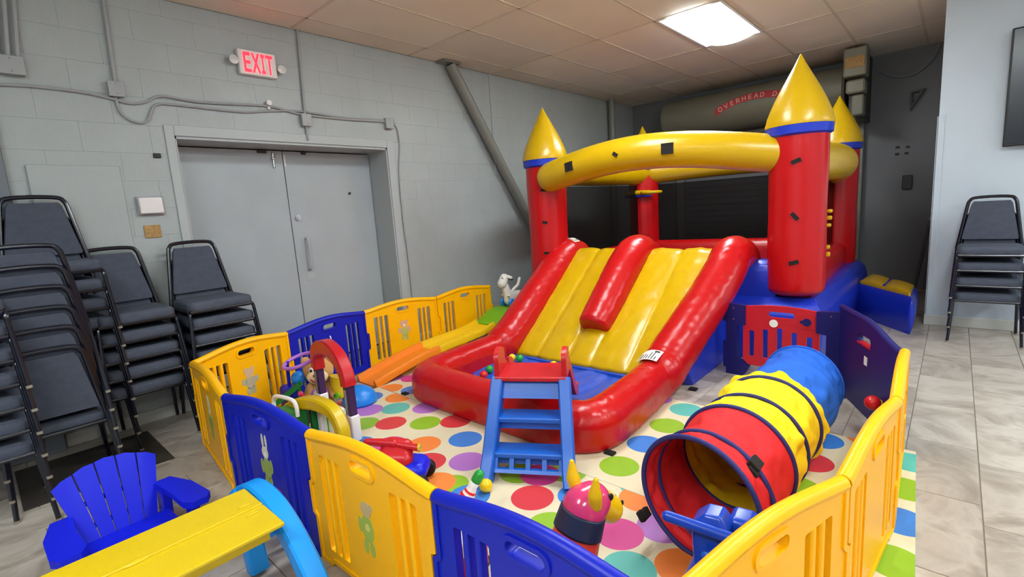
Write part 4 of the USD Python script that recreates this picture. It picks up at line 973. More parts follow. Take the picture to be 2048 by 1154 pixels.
for s in (-1, 1):
    pr = Polygon([(0.25, 0.495), (0.25, 0.59)] + [(0.33 + 0.08 * -math.cos(a), 0.60 + 0.05 * math.sin(a)) for a in np.linspace(0.1, math.pi - 0.1, 10)] + [(0.42, 0.55), (0.50, 0.508), (0.50, 0.495)])
    m = prism(pr, 0.028); m.apply_transform(np.array([[0, 0, 1, s * w - 0.014], [1, 0, 0, 0], [0, 1, 0, 0], [0, 0, 0, 1.0]])); trimesh.repair.fix_normals(m)
    part(t, 'side_guard', m, M['toy_red'], smooth=30)
chp = spline([(0, 0.48, 0.49), (0, 0.56, 0.465), (0, 0.72, 0.32), (0, 0.88, 0.18), (0, 1.0, 0.13), (0, 1.08, 0.12)], 26)
part(t, 'chute', swept(chp, [(-w, 0.05), (-w, -0.02), (w, -0.02), (w, 0.05), (w - 0.02, 0.05), (w - 0.02, 0.0), (-w + 0.02, 0.0), (-w + 0.02, 0.05)]), M['toy_red'], smooth=30)

# crawl tunnel: red, yellow, blue fabric on wire hoops
t = thing('play_tunnel', 'red, yellow and blue fabric crawl tunnel lying across the mat', 'play tunnel')
HOOPS = [(-0.695, 1.765, 0.250, -10), (-0.67, 1.85, 0.248, -10), (-0.68, 2.17, 0.245, -4), (-0.675, 2.38, 0.236, 0), (-0.675, 2.66, 0.240, 2), (-0.67, 2.76, 0.235, 0), (-0.65, 3.08, 0.232, -3), (-0.665, 3.40, 0.228, -10)]
def hoop_pts(h, n=64, dr=0.0, sag=0.0):
    x, y, r, yaw = h; a = np.linspace(0, 2 * math.pi, n, endpoint=False); c, s = math.cos(math.radians(yaw)), math.sin(math.radians(yaw))
    rr = r + dr
    X = rr * np.cos(a); Z = r + 0.008 + rr * np.sin(a) - sag
    return np.stack([x + X * c, y + X * s, np.maximum(Z, 0.009)], 1)
def fabric(h0, h1, seed, belly, n=96, m=14):
    """cloth between two hoops, puckered and sagging between the wires"""
    rows = []
    p0, p1 = hoop_pts(h0, n), hoop_pts(h1, n)
    for v in np.linspace(0, 1, m):
        p = p0 * (1 - v) + p1 * v
        c = p.mean(0)
        d = p - c; d[:, 1] = 0
        d /= np.maximum(np.linalg.norm(d, axis=1, keepdims=True), 1e-6)
        a = np.linspace(0, 2 * math.pi, n, endpoint=False)
        w_ = meshkit.noise(np.stack([np.cos(a) * 4.5, np.sin(a) * 4.5, np.full(n, v * 3.2)], 1), seed) - 0.5
        w_ += 0.6 * (meshkit.noise(np.stack([np.cos(a) * 8, np.sin(a) * 8, np.full(n, v * 4)], 1), seed + 9) - 0.5)
        e = math.sin(math.pi * v)
        q = p + d * ((belly * e + (0.03 if seed < 22 or seed > 24 else 0.05) * e * w_))[:, None]
        q[:, 2] = np.maximum(q[:, 2], 0.010)
        rows.append(q)
    R = np.array(rows)
    inn = R.copy(); cc = R.mean(1, keepdims=True); dd = R - cc; dd[..., 1] = 0; dd /= np.maximum(np.linalg.norm(dd, axis=2, keepdims=True), 1e-6); inn = R - dd * 0.0015
    V = np.vstack([R.reshape(-1, 3), inn.reshape(-1, 3)]); o = m * n; F = []
    for i in range(m - 1):
        for k in range(n):
            l = (k + 1) % n; a, b, c, d = i * n + k, (i + 1) * n + k, (i + 1) * n + l, i * n + l
            F += [(a, b, c), (a, c, d), (o + a, o + c, o + b), (o + a, o + d, o + c)]
    for i in (0, m - 1):
        for k in range(n):
            l = (k + 1) % n; a, d = i * n + k, i * n + l
            F += [(a, d, o + d), (a, o + d, o + a)] if i == 0 else [(a, o + d, d), (a, o + a, o + d)]
    return trimesh.Trimesh(V, np.array(F), process=False)
for k, (i, j, c, be) in enumerate(((0, 1, 'red', 0.0), (1, 2, 'red', -0.012), (2, 3, 'yellow', 0.008), (3, 4, 'yellow', 0.006), (4, 5, 'yellow', 0.016), (5, 6, 'blue', -0.004), (6, 7, 'blue', -0.006))):
    part(t, c + '_fabric', fabric(HOOPS[i], HOOPS[j], 20 + k, be), M['fab_' + c], smooth=60)
for k in (0, 1, 2, 3, 4):
    part(t, 'hoop', tube(hoop_pts(HOOPS[k], 80, 0.003 if k != 3 else 0.008), 0.0105 if k != 3 else 0.009, 8, closed=True), M['fab_navy'], smooth=True)
part(t, 'hoop', tube(hoop_pts(HOOPS[7], 80, 0.003), 0.007, 8, closed=True), M['fab_blue'], smooth=True)
for (i, ang, w_) in ((1, 48, 0.045), (0, 212, 0.04)):
    a = math.radians(ang); x, y, r, yaw = HOOPS[i]
    c = A(x + (r + 0.006) * math.cos(a), y - 0.01, r + 0.008 + (r + 0.006) * math.sin(a))
    m = cat(rbox(-0.012, 0.012, -0.045, 0.02, -w_ / 2, w_ / 2, 0.004), rbox(-0.016, 0.0, -0.06, -0.03, -w_ / 2 - 0.01, w_ / 2 - 0.012, 0.004))
    rot(m, (0, 1, 0), -ang); m.apply_translation(c); part(t, 'strap_tag', m, M['velcro'], smooth=False)

# inflatable hopper toy with a pink head
hx, hy = -0.895, 1.30
t = thing('hopper_toy', 'inflatable hopping animal with pink head and yellow ears', 'hopper toy', (hx, hy, 0.0065), math.radians(68))
# local +x: the way it faces
neck = wrinkled([(-0.13, 0, 0.13), (-0.10, 0, 0.20), (-0.06, 0, 0.28), (-0.03, 0, 0.34)], [0.12, 0.10, 0.086, 0.074], 3, 28, 30, 0.0)
part(t, 'neck', neck, M['hop_red'], smooth=True)
part(t, 'body', tm(hullsph([((-0.30, 0, 0.13), 0.12), ((-0.12, 0, 0.125), 0.115)], 32)), M['hop_red'], smooth=True)
for sx, sy in ((-0.38, -0.09), (-0.38, 0.09), (-0.06, -0.09), (-0.06, 0.09)):
    part(t, 'leg', lathe([(0, 0), (0.05, 0.0), (0.055, 0.02), (0.05, 0.09), (0.0, 0.12)], 20).apply_translation((sx, sy, 0)), M['hop_red'], smooth=True)
part(t, 'neck_band', wrinkled([(-0.046, 0, 0.318), (-0.018, 0, 0.385)], [0.086, 0.080], 3, 28, 12, 0.0, endcap='flat'), M['hop_navy'], smooth=True)
hd = part(t, 'head', tm(hullsph([((-0.012, 0, 0.395), 0.077), ((0.02, 0, 0.408), 0.066)], 40)), M['hop_pink'], smooth=True)
part(hd, 'muzzle', tm(hullsph([((0.055, 0, 0.385), 0.055), ((0.09, 0, 0.355), 0.05)], 32)), M['hop_yellow'], smooth=True)
for s in (-1, 1):
    part(hd, 'ear', wrinkled([(-0.005, s * 0.055, 0.43), (-0.012, s * 0.066, 0.475), (-0.010, s * 0.072, 0.53)], [0.023, 0.024, 0.009], 5, 14, 16, 0.0), M['hop_yellow'], smooth=True)
    part(hd, 'eye', ell((0.066, s * 0.045, 0.43), (0.012, 0.006, 0.014), 2), M['black_plastic'], smooth=True)
    part(hd, 'nostril', ell((0.134, s * 0.02, 0.373), (0.006, 0.005, 0.01), 2), M['black_plastic'], smooth=True)

# blue rocking toy with a handle bar
t = thing('rocking_toy', 'dark blue plastic rocking toy with a handle bar', 'rocking toy', (-0.475, 1.31, 0.0065), math.radians(6))
colm = rot(tm(Manifold.batch_hull([Manifold.sphere(0.014, 16).translate(p) for p in [(x, y, z) for x in (-0.04, 0.035) for y in (-0.01, 0.055) for z in (0.12, 0.485)] + [(x, y, 0.51) for x in (-0.012, 0.02) for y in (0.0, 0.05)]])), (0, 1, 0), -3, (0, 0, 0.5))
flare = tm(hullsph([((-0.02, 0.02, 0.34), 0.04), ((0.03, 0.03, 0.34), 0.04), ((-0.10, 0.0, 0.07), 0.06), ((0.12, 0.04, 0.07), 0.06)], 20))
part(t, 'column', cat(colm, flare), M['toy_rockblue'], smooth=60)
part(t, 'head_block', rbox(0.035, 0.11, 0.03, 0.12, 0.15, 0.505, 0.02, 16), M['toy_rockblue'], smooth=60)
part(t, 'handle_bar', tube([(-0.115, -0.036, 0.50), (0.15, -0.03, 0.485)], 0.0165, 14, caps='round'), M['toy_rockblue'], smooth=40)
part(t, 'seat', rbox(-0.11, 0.13, 0.08, 0.42, 0.16, 0.22, 0.03, 12), M['toy_rockblue'], smooth=60)
for s in (-0.11, 0.12):
    part(t, 'rocker', swept(spline([(s, -0.14, 0.07), (s, 0.0, 0.025), (s, 0.2, 0.018), (s, 0.4, 0.03), (s, 0.5, 0.075)], 24), [(-0.018, -0.018), (0.018, -0.018), (0.018, 0.03), (-0.018, 0.03)]), M['toy_rockblue'], smooth=30)
part(t, 'bolt_cap', ell((-0.002, -0.046, 0.42), (0.014, 0.008, 0.014), 2), M['toy_blue'], smooth=True)
part(t, 'seat_post', tm(hullsph([((0.01, 0.12, 0.17), 0.05), ((0.01, 0.3, 0.17), 0.05), ((0.01, 0.12, 0.06), 0.05), ((0.01, 0.3, 0.06), 0.05)], 14)), M['toy_rockblue'], smooth=60)

# red and blue ride-on
t = thing('ride_on_toy', 'red and blue ride-on toy with a handlebar behind the fence', 'ride-on toy', (-2.15, 1.375, 0.0065), math.radians(38), scale=0.88)
part(t, 'body', tm(hullsph([((-0.05, -0.05, 0.12), 0.065), ((0.12, -0.04, 0.11), 0.06), ((-0.05, 0.06, 0.12), 0.065), ((0.12, 0.05, 0.11), 0.06)], 20)), M['toy_deepblue'], smooth=60)
co = part(t, 'cowl', tm(hullsph([((-0.07, -0.03, 0.19), 0.06), ((0.05, -0.03, 0.185), 0.05), ((-0.05, 0.04, 0.25), 0.045), ((0.04, 0.04, 0.235), 0.045)], 20)), M['toy_red'], smooth=60)
part(co, 'handlebar', cat(tube([(-0.02, 0.0, 0.275), (-0.19, 0.01, 0.285)], [0.028, 0.021], 14, caps='round'), tube([(0.0, 0.0, 0.265), (0.13, -0.015, 0.25)], 0.02, 14, caps='round')), M['toy_red'], smooth=40)
part(co, 'grip_ring', move(rot(trimesh.creation.cylinder(0.025, 0.014, sections=20), (0, 1, 0), 90), 0.142, -0.016, 0.249), M['toy_yellow'])
for sx, sy in ((-0.09, -0.09), (0.14, -0.09), (-0.09, 0.10), (0.14, 0.10)):
    part(t, 'wheel', move(rot(lathe([(0, -0.02), (0.05, -0.02), (0.058, -0.012), (0.058, 0.012), (0.05, 0.02), (0, 0.02)], 24), (1, 0, 0), 90), sx, sy, 0.058), M['black_plastic'])

# bowling pins and a ball
def pin(loc, label, tilt, rz):
    t = thing('bowling_pin', label, 'bowling pin', loc, rz)
    prof = [(0, 0), (0.026, 0.0), (0.034, 0.02), (0.044, 0.07), (0.042, 0.11), (0.028, 0.155), (0.02, 0.185), (0.024, 0.21)]
    tr = lambda m: rot(m, (0, 1, 0), tilt)
    part(t, 'pin_body', tr(lathe(prof + [(0, 0.212)], 28)), M['white_plastic'], smooth=True)
    part(t, 'pin_head', tr(lathe([(0, 0.206), (0.0235, 0.207), (0.0255, 0.225), (0.024, 0.252), (0.016, 0.266), (0, 0.27)], 28)), M['ball_green'], 'green rounded top', smooth=True)
    part(t, 'red_stripe', tr(lathe([(0.0395, 0.128), (0.0395, 0.1285), (0.0335, 0.142), (0.0333, 0.1422)], 28)), M['ball_red'], smooth=True)
    part(t, 'red_stripe', tr(lathe([(0.0298, 0.1545), (0.0296, 0.155), (0.0262, 0.164), (0.026, 0.1645)], 28)), M['ball_red'], smooth=True)
pin((-1.665, 1.33, 0.022), 'white toy bowling pin with green top leaning by the ladder', 32, math.radians(48))
solo('pit_ball', ell((-1.725, 1.60, 0.0415), (0.035, 0.035, 0.035), 3), M['ball_yellow'], 'yellow ball on the mat beside the bowling pin', 'ball', smooth=True)
t = thing('toy_truck', 'red and white toy truck behind the slats of the blue panel', 'toy truck', (-1.40, 1.10, 0.0065), math.radians(20))
part(t, 'bed', rbox(-0.14, 0.12, -0.07, 0.07, 0.035, 0.14, 0.015), M['toy_red'])
part(t, 'cab', rbox(0.03, 0.13, -0.06, 0.06, 0.13, 0.20, 0.02), M['white_plastic'])
part(t, 'stripe', rbox(-0.10, -0.05, -0.072, 0.072, 0.04, 0.145, 0.004), M['white_plastic'])
part(t, 'beacon', lathe([(0, 0), (0.022, 0), (0.02, 0.03), (0, 0.04)], 16).apply_translation((-0.1, 0, 0.14)), M['ball_green'])
for sx in (-0.09, 0.08):
    for sy in (-0.075, 0.075): part(t, 'wheel', move(rot(trimesh.creation.cylinder(0.035, 0.02, sections=20), (1, 0, 0), 90), sx, sy, 0.035), M['black_plastic'])

# roller coaster ramp in the back, with a ride-on cow
t = thing('coaster_ramp', 'orange, yellow and green toy roller coaster ramp along the back fence', 'toy ramp')
CXR = -3.77
cp = spline([(CXR, 2.18, 0.012), (CXR, 2.45, 0.07), (CXR, 2.75, 0.125), (CXR, 3.05, 0.15), (CXR, 3.4, 0.165), (CXR, 3.65, 0.20), (CXR, 3.85, 0.285), (CXR, 3.98, 0.325), (CXR, 4.32, 0.33)], 80)
hwc = 0.145
prof = [(-hwc, 0.055), (-hwc - 0.012, 0.03), (-hwc - 0.012, -0.012), (hwc + 0.012, -0.012), (hwc + 0.012, 0.03), (hwc, 0.055), (hwc - 0.02, 0.055), (hwc - 0.035, 0.0), (-hwc + 0.035, 0.0), (-hwc + 0.02, 0.055)]
i1 = int(np.argmin(abs(cp[:, 1] - 2.92))); i2 = int(np.argmin(abs(cp[:, 1] - 3.68)))
part(t, 'orange_ramp', swept(cp[:i1 + 1], prof), M['coast_orange'], smooth=30)
part(t, 'yellow_ramp', swept(cp[i1:i2 + 1], prof), M['coast_yellow'], smooth=30)
gr = [(-hwc - 0.012, 0.012), (-hwc - 0.012, -0.012), (hwc + 0.012, -0.012), (hwc + 0.012, 0.012)]
pg_ = part(t, 'green_platform', swept(cp[i2:], gr), M['coast_green'], smooth=30)
part(pg_, 'support', prism(Polygon([(CXR - hwc, 3.93), (CXR + hwc, 3.93), (CXR + hwc, 4.3), (CXR - hwc, 4.3)]), 0.314, 0.0), M['coast_green'], smooth=False)
part(t, 'yellow_leg', prism(Polygon([(CXR - 0.1, 3.2), (CXR + 0.1, 3.2), (CXR + 0.1, 3.3), (CXR - 0.1, 3.3)]), 0.145, 0.0), M['coast_yellow'], smooth=False)
t = thing('ride_on_cow', 'small white cow shaped ride-on with blue wheels on the green platform', 'ride-on toy', (CXR, 4.14, 0.342), math.radians(-100))
part(t, 'body', tm(hullsph([((-0.10, 0, 0.12), 0.05), ((0.05, 0, 0.12), 0.055), ((0.05, 0, 0.075), 0.055), ((-0.10, 0, 0.075), 0.05)], 18) + hullsph([((0.05, 0, 0.12), 0.055), ((0.09, 0, 0.25), 0.042)], 18)), M['cow_white'], smooth=60)
h = part(t, 'head', tm(hullsph([((0.09, 0, 0.335), 0.052), ((0.125, 0, 0.275), 0.055)], 20)), M['cow_white'], smooth=60)
for s in (-1, 1):
    part(h, 'ear', tm(hullsph([((0.07, s * 0.05, 0.35), 0.02), ((0.06, s * 0.09, 0.34), 0.018)], 12)), M['cow_white'] if s < 0 else M['cow_white'], smooth=60)
    part(h, 'eye', ell((0.135, s * 0.028, 0.34), (0.008, 0.012, 0.015), 2), M['grey_plastic'], smooth=True)
    for x in (0.06, -0.11):
        wq = part(t, 'wheel', move(rot(lathe([(0, -0.016), (0.04, -0.016), (0.048, -0.008), (0.048, 0.008), (0.04, 0.016), (0, 0.016)], 24), (1, 0, 0), 90), x, s * 0.078, 0.05), M['toy_skyblue'])
part(t, 'ear_patch', tm(hullsph([((0.064, 0.06, 0.332), 0.014), ((0.056, 0.094, 0.322), 0.013)], 12)), M['black_plastic'], 'dark underside of one ear', smooth=60)
part(t, 'handle', tube(spline([(0.02, 0.0, 0.15), (-0.05, 0, 0.20), (-0.1, 0, 0.23), (-0.13, 0.0, 0.30)], 16), 0.018, 12, caps='round'), M['cow_white'], smooth=True)
part(t, 'foot_bar', tube([(0.085, -0.07, 0.135), (0.085, 0.07, 0.135)], 0.012, 10, caps='round'), M['cow_white'], smooth=True)

# activity arch with red top and purple posts
Pr, Pl = A(-2.86, 1.52), A(-3.44, 1.61)
t = thing('activity_arch', 'toddler activity arch with red top, purple posts and white feet', 'activity arch')
for p_ in (Pr, Pl):
    f_ = part(t, 'post', rbox(p_[0] - 0.034, p_[0] + 0.034, p_[1] - 0.026, p_[1] + 0.026, 0.15, 0.40, 0.008), M['toy_purple'])
    part(f_, 'sticker', bx(p_[0] - 0.02, p_[0] + 0.006, p_[1] - 0.0275, p_[1] - 0.026, 0.19, 0.36), M['grey_plastic'], smooth=False)
    part(t, 'foot', rbox(p_[0] - 0.042, p_[0] + 0.042, p_[1] - 0.034, p_[1] + 0.034, 0.008, 0.19, 0.012), M['white_plastic'])
ar = [(*Pr, 0.385), (*(Pr * 0.97 + Pl * 0.03), 0.46), (*(Pr * 0.8 + Pl * 0.2), 0.545), (*(Pr * 0.5 + Pl * 0.5), 0.585), (*(Pr * 0.2 + Pl * 0.8), 0.555), (*(Pr * 0.02 + Pl * 0.98), 0.49), (*(Pl), 0.385)]
part(t, 'red_arch', swept(spline(ar, 40), [(-0.052, -0.03), (-0.04, -0.04), (0.04, -0.04), (0.052, -0.03), (0.052, 0.03), (0.04, 0.04), (-0.04, 0.04), (-0.052, 0.03)], up=(0.23, 0.97, 0.0)), M['toy_red'], smooth=30)
t = thing('activity_walker', 'yellow arched activity walker with white pillars below the red arch', 'baby walker')
ya = [(-2.70, 1.36, 0.12), (-2.71, 1.36, 0.21), (-2.80, 1.36, 0.285), (-3.0, 1.35, 0.295), (-3.2, 1.33, 0.25), (-3.34, 1.31, 0.17), (-3.38, 1.30, 0.10)]
part(t, 'yellow_arch', swept(spline(ya, 36), [(-0.04, -0.028), (-0.028, -0.038), (0.028, -0.038), (0.04, -0.028), (0.04, 0.028), (0.028, 0.038), (-0.028, 0.038), (-0.04, 0.028)], up=(0.05, 1, 0)), M['toy_yellow'], smooth=30)
part(t, 'arch_foot', lathe([(0, 0), (0.032, 0), (0.032, 0.13), (0, 0.14)], 20).apply_translation((-2.70, 1.36, 0.008)), M['toy_lime'])
part(t, 'arch_foot', lathe([(0, 0), (0.032, 0), (0.032, 0.11), (0, 0.12)], 20).apply_translation((-3.38, 1.30, 0.008)), M['toy_lime'])
for x in (-2.93, -3.08): part(t, 'pillar', rbox(x - 0.028, x + 0.028, 1.40, 1.45, 0.008, 0.25, 0.01), M['white_plastic'])
part(t, 'green_panel', rbox(-3.16, -3.12, 1.37, 1.45, 0.008, 0.24, 0.01), M['toy_green'])
part(t, 'lime_roller', move(trimesh.creation.cylinder(0.022, 0.2, sections=20), -3.005, 1.44, 0.12), M['toy_lime'])
part(t, 'red_panel', rbox(-2.87, -2.83, 1.40, 1.44, 0.008, 0.2, 0.01), M['toy_red'])
part(t, 'top_beam', rbox(-3.18, -2.82, 1.39, 1.455, 0.24, 0.27, 0.01), M['white_plastic'])
t = thing('toy_basket', 'dark green toy basket with a white carrying handle at the left', 'toy basket', (-3.19, 1.24, 0.0), math.radians(10))
part(t, 'basket', rbox(-0.12, 0.12, -0.09, 0.09, 0.008, 0.24, 0.03), M['toy_green'])
part(t, 'handle', tube(spline([(-0.125, 0, 0.22), (-0.12, 0, 0.29), (-0.08, 0, 0.325), (0.08, 0, 0.325), (0.12, 0, 0.29), (0.125, 0, 0.22)], 28), 0.013, 10), M['white_plastic'])
part(t, 'trim', rbox(-0.05, 0.05, -0.096, -0.085, 0.14, 0.22, 0.004), M['toy_yellow'])

# plush bear
t = thing('plush_bear', 'tan plush bear with cream muzzle sitting behind the red arch', 'plush toy', (-3.63, 1.70, 0.008), math.radians(-38), scale=0.92)
part(t, 'body', tm(hullsph([((0, 0, 0.09), 0.085), ((0.0, 0, 0.17), 0.07)], 24)), M['plush_tan'], smooth=True)
part(t, 'belly', ell((0.055, 0, 0.11), (0.05, 0.06, 0.07)), M['plush_cream'], smooth=True)
h = part(t, 'head', ell((0, 0, 0.32), (0.105, 0.12, 0.112)), M['plush_tan'], smooth=True)
part(h, 'muzzle', ell((0.07, 0, 0.29), (0.065, 0.085, 0.068)), M['plush_cream'], smooth=True)
part(h, 'nose', ell((0.135, 0, 0.315), (0.016, 0.022, 0.014), 2), M['gate_red'], smooth=True)
part(h, 'mouth', tube(spline([(0.122, -0.045, 0.285), (0.134, -0.02, 0.265), (0.136, 0, 0.262), (0.134, 0.02, 0.265), (0.122, 0.045, 0.285)], 16), 0.006, 8), M['gate_red'], smooth=True)
for s in (-1, 1):
    part(h, 'ear', ell((-0.01, s * 0.098, 0.405), (0.025, 0.04, 0.04), 2), M['plush_tan'], smooth=True)
    part(h, 'eye', ell((0.098, s * 0.04, 0.355), (0.012, 0.02, 0.022), 2), M['white_plastic'], smooth=True)
    part(h, 'pupil', ell((0.108, s * 0.036, 0.352), (0.006, 0.01, 0.012), 2), M['black_plastic'], smooth=True)
    part(t, 'arm', tm(hullsph([((0.01, s * 0.075, 0.19), 0.035), ((0.07, s * 0.11, 0.12), 0.032)], 16)), M['plush_tan'], smooth=True)
    part(t, 'leg', tm(hullsph([((0.03, s * 0.06, 0.045), 0.042), ((0.14, s * 0.085, 0.04), 0.038)], 16)), M['plush_tan'], smooth=True)
part(t, 'overalls', tm(hullsph([((0.02, 0.03, 0.13), 0.06), ((0.02, -0.03, 0.13), 0.06)], 20)), M['toy_lilac'], smooth=True)

# hoop stand, dome toy, slide piece, flower
t = thing('hoop_stand', 'navy toy stand with lilac hoop and bright blue ball', 'toy stand', (-3.70, 1.48, 0.0))
part(t, 'base', rbox(-0.12, 0.06, -0.03, 0.09, 0.008, 0.22, 0.03), M['fence_blue'])
part(t, 'post', bar((-0.05, 0.03, 0.2), (-0.03, 0.03, 0.41), 0.014), M['fence_blue'])
hp = part(t, 'hoop', tube([(0.06 + 0.115 * math.cos(a), 0.09 + 0.115 * math.sin(a), 0.415 + 0.03 * math.sin(a)) for a in np.linspace(0, 2 * math.pi, 40, endpoint=False)], 0.014, 10, closed=True), M['toy_lilac'], smooth=True)
part(t, 'ball', ell((-0.005, 0.09, 0.265), (0.055, 0.055, 0.055)), M['toy_skyblue'], 'bright blue ball', smooth=True)
t = thing('dome_toy', 'bright blue dome toy with a yellow horn and green knobs', 'toy', (-3.44, 1.91, 0.0065), math.radians(20), scale=0.82)
part(t, 'dome', lathe([(0, 0), (0.16, 0.0), (0.165, 0.02)] + [(0.165 * math.cos(a), 0.02 + 0.15 * math.sin(a)) for a in np.linspace(0.05, math.pi / 2, 14)], 36), M['toy_skyblue'], smooth=True)
part(t, 'yellow_horn', tube(spline([(-0.10, -0.10, 0.10), (-0.13, -0.13, 0.18), (-0.13, -0.13, 0.24), (-0.12, -0.12, 0.30)], 16), np.linspace(0.045, 0.075, 16), 20), M['toy_yellow'], smooth=40)
part(t, 'green_cap', ell((-0.04, -0.06, 0.27), (0.03, 0.03, 0.04)), M['toy_lime'], smooth=True)
gk = part(t, 'green_gear', move(rot(trimesh.creation.cylinder(0.04, 0.03, sections=24), (1, 0, 0), 90), -0.13, -0.16, 0.13), M['toy_lime'])
part(gk, 'axle', move(rot(trimesh.creation.cylinder(0.014, 0.04, sections=16), (1, 0, 0), 90), -0.13, -0.17, 0.13), M['toy_green'])
t = thing('green_chute', 'dark green toy chute sloping down beside the plush bear', 'toy chute')
part(t, 'chute', swept([(-3.52, 1.50, 0.27), (-3.72, 1.30, 0.07)], [(-0.03, 0.025), (-0.03, -0.012), (0.03, -0.012), (0.03, 0.025), (0.02, 0.025), (0.02, 0.0), (-0.02, 0.0), (-0.02, 0.025)]), M['toy_green'], smooth=False)
part(t, 'stand', cat(bar((-3.53, 1.49, 0.0), (-3.53, 1.49, 0.25), 0.015), bar((-3.70, 1.32, 0.0), (-3.70, 1.32, 0.07), 0.015)), M['toy_green'])
t = thing('flower_toy', 'small purple toy with a red and yellow flower knob', 'toy', (-3.42, 1.44, 0.008))
part(t, 'base', rbox(-0.05, 0.05, -0.04, 0.04, 0, 0.16, 0.02), M['toy_purple'])
for k in range(5):
    a = 2 * math.pi * k / 5
    part(t, 'petal', ell((0.045, 0.028 * math.cos(a) - 0.0, 0.185 + 0.028 * math.sin(a)), (0.014, 0.02, 0.02), 2), M['ball_red'], smooth=True)
part(t, 'flower_centre', ell((0.058, 0, 0.185), (0.014, 0.02, 0.02), 2), M['toy_yellow'], smooth=True)
part(t, 'pink_knob', ell((0.02, 0.0, 0.235), (0.02, 0.02, 0.02), 2), M['hop_pink'], smooth=True)
solo('panel_hook', tube(spline([(-4.045, 2.03, 0.375), (-4.03, 2.03, 0.40), (-4.025, 2.03, 0.43), (-4.035, 2.03, 0.445)], 14), 0.006, 8, caps='round'), M['white_plastic'], 'small white hook on the blue panel behind the red arch', 'hook')

# ================================================================ OUTSIDE THE FENCE, FRONT LEFT
# child-size slatted chair
t = thing('slatted_kids_chair', 'bright blue child-size slatted garden chair with fan back', 'kids chair', (-2.62, 0.295, 0.0), math.radians(4))
def back_pt(w, s):    # w across (-1..1), s up the back 0..1
    h = 0.09 + 0.30 * s
    return A(-0.10 - 0.12 * s, w * (0.125 + 0.068 * s), h - 0.02 * s * w * w)
for k in range(5):
    w0, w1 = -1 + 0.4 * k + 0.016, -1 + 0.4 * (k + 1) - 0.016
    pts = []
    for s in (0, 1):
        for w_ in (w0, (w0 + w1) / 2, w1):
            p_ = back_pt(w_, s)
            if s == 1: p_ = p_ + A(-0.002, 0, 0.004) * (1 - (2 * (w_ - w0) / (w1 - w0) - 1) ** 2) + A(0, 0, 0.045 * (1 - w_ ** 2))
            for d in (-0.011, 0.011): pts.append(p_ + A(d, 0, d * 0.35))
    part(t, 'back_slat', tm(Manifold.hull_points(np.array(pts))), M['toy_deepblue'], smooth=30)
for s in (0.3, 0.62): part(t, 'back_rail', tube([back_pt(w_, s) + A(-0.016, 0, 0) for w_ in np.linspace(-0.97, 0.97, 9)], 0.012, 8), M['toy_deepblue'])
for k in range(4): part(t, 'seat_slat', rbox(-0.10 + 0.075 * k, -0.03 + 0.075 * k, -0.155, 0.155, 0.115 + 0.012 * k, 0.137 + 0.012 * k, 0.006), M['toy_deepblue'])
for s in (-1, 1):
    arm = Polygon([(-0.17, 0.15), (0.0, 0.165), (0.16, 0.165), (0.20, 0.19), (0.20, 0.25), (0.16, 0.275), (-0.02, 0.265), (-0.17, 0.22)])
    if s < 0: arm = affinity.scale(arm, 1, -1, origin=(0, 0))
    m = prism(arm, 0.03, 0.225); part(t, 'arm_rest', m, M['toy_deepblue'], smooth=30)
    part(t, 'leg', rbox(0.11, 0.175, s * 0.205 - 0.02, s * 0.205 + 0.02, 0.0, 0.23, 0.008), M['toy_deepblue'])
    part(t, 'leg', tm(Manifold.hull_points(np.array([(x, s * 0.175 + d, z) for x, z in ((-0.19, 0.0), (-0.12, 0.0), (-0.08, 0.23), (-0.17, 0.23)) for d in (-0.018, 0.018)]))), M['toy_deepblue'], smooth=False)
    part(t, 'side_rail', rbox(-0.16, 0.15, s * 0.165 - 0.012, s * 0.165 + 0.012, 0.09, 0.135, 0.006), M['toy_deepblue'])

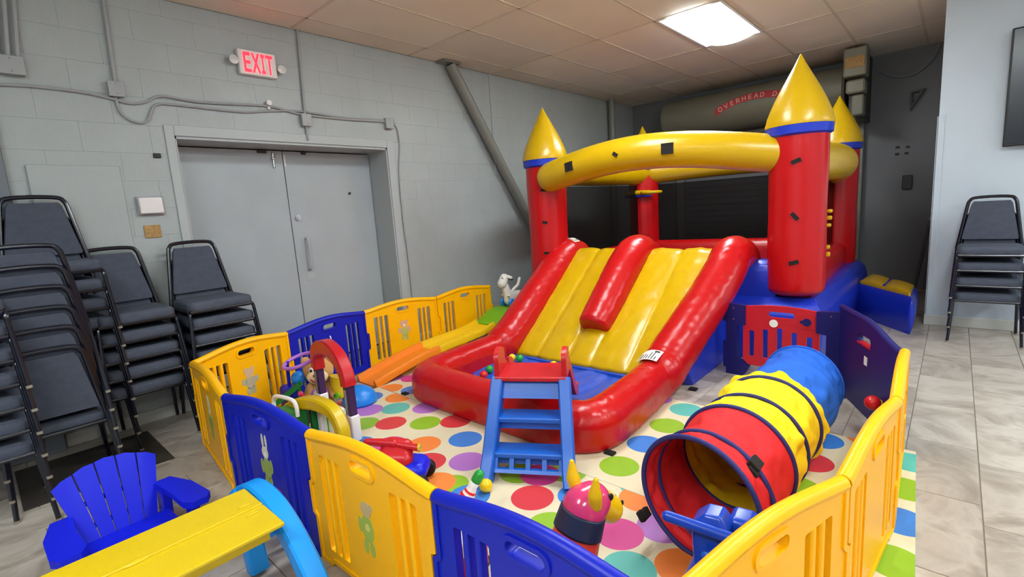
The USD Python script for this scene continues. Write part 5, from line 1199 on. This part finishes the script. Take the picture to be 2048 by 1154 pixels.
# kids picnic table with yellow plank top and light blue arched legs
t = thing('kids_table', 'kids table with yellow plank top and light blue arched legs', 'kids table')
TZ = 0.45
for k, (x0, x1) in enumerate(((-1.972, -1.800), (-1.797, -1.622))):
    tp = part(t, 'plank', rbox(x0, x1, -0.34, 0.575, TZ - 0.016, TZ, 0.005), M['toy_yellow'], smooth=40)
for x in (-1.93, -1.68): part(t, 'skirt', rbox(x, x + 0.014, -0.33, 0.54, TZ - 0.065, TZ - 0.02, 0.005), M['toy_yellow'])
ri = tube([(-1.7985, -0.335, TZ + 0.001), (-1.7985, 0.57, TZ + 0.001)], 0.006, 10); part(t, 'seam_rib', ri, M['toy_yellow'], smooth=True)
for y in (0.2, -0.1): part(t, 'hinge_bump', ell((-1.7985, y, TZ + 0.002), (0.014, 0.035, 0.008), 2), M['toy_yellow'], smooth=True)
for x in (-1.835, -1.76): part(t, 'rivet', ell((x, 0.525, TZ + 0.001), (0.007, 0.022, 0.006), 2), M['toy_yellow'], smooth=True)
for y in (0.615, -0.36):
    P = spline([(-2.10, y, 0.012), (-2.125, y, 0.13), (-2.13, y, 0.27), (-2.09, y, 0.365), (-1.97, y, 0.418), (-1.83, y, 0.415), (-1.70, y, 0.365), (-1.57, y, 0.265), (-1.48, y, 0.14), (-1.40, y, 0.04), (-1.36, y, 0.012)], 60)
    part(t, 'leg_frame', swept(P, [(-0.036, -0.028), (-0.028, -0.036), (0.028, -0.036), (0.036, -0.028), (0.036, 0.028), (0.028, 0.036), (-0.028, 0.036), (-0.036, 0.028)], up=(0, 1, 0)), M['toy_lightblue'], smooth=30)
part(t, 'corner_knob', tm(hullsph([((-2.11, 0.60, 0.365), 0.034), ((-2.19, 0.60, 0.32), 0.03)], 14)), M['toy_lightblue'], smooth=60)
part(t, 'under_brace', rbox(-1.86, -1.74, -0.34, 0.585, 0.34, 0.38, 0.01), M['toy_lightblue'])
for k, (x, z) in enumerate(((-2.20, 0.235), (-2.12, 0.20))):
    solo('red_knob', ell((x, 0.765, z), (0.028, 0.02, 0.034), 2), M['toy_red'], ['upper of two small red knobs on the blue panel', 'lower of two small red knobs on the blue panel'][k], 'knob', smooth=True)
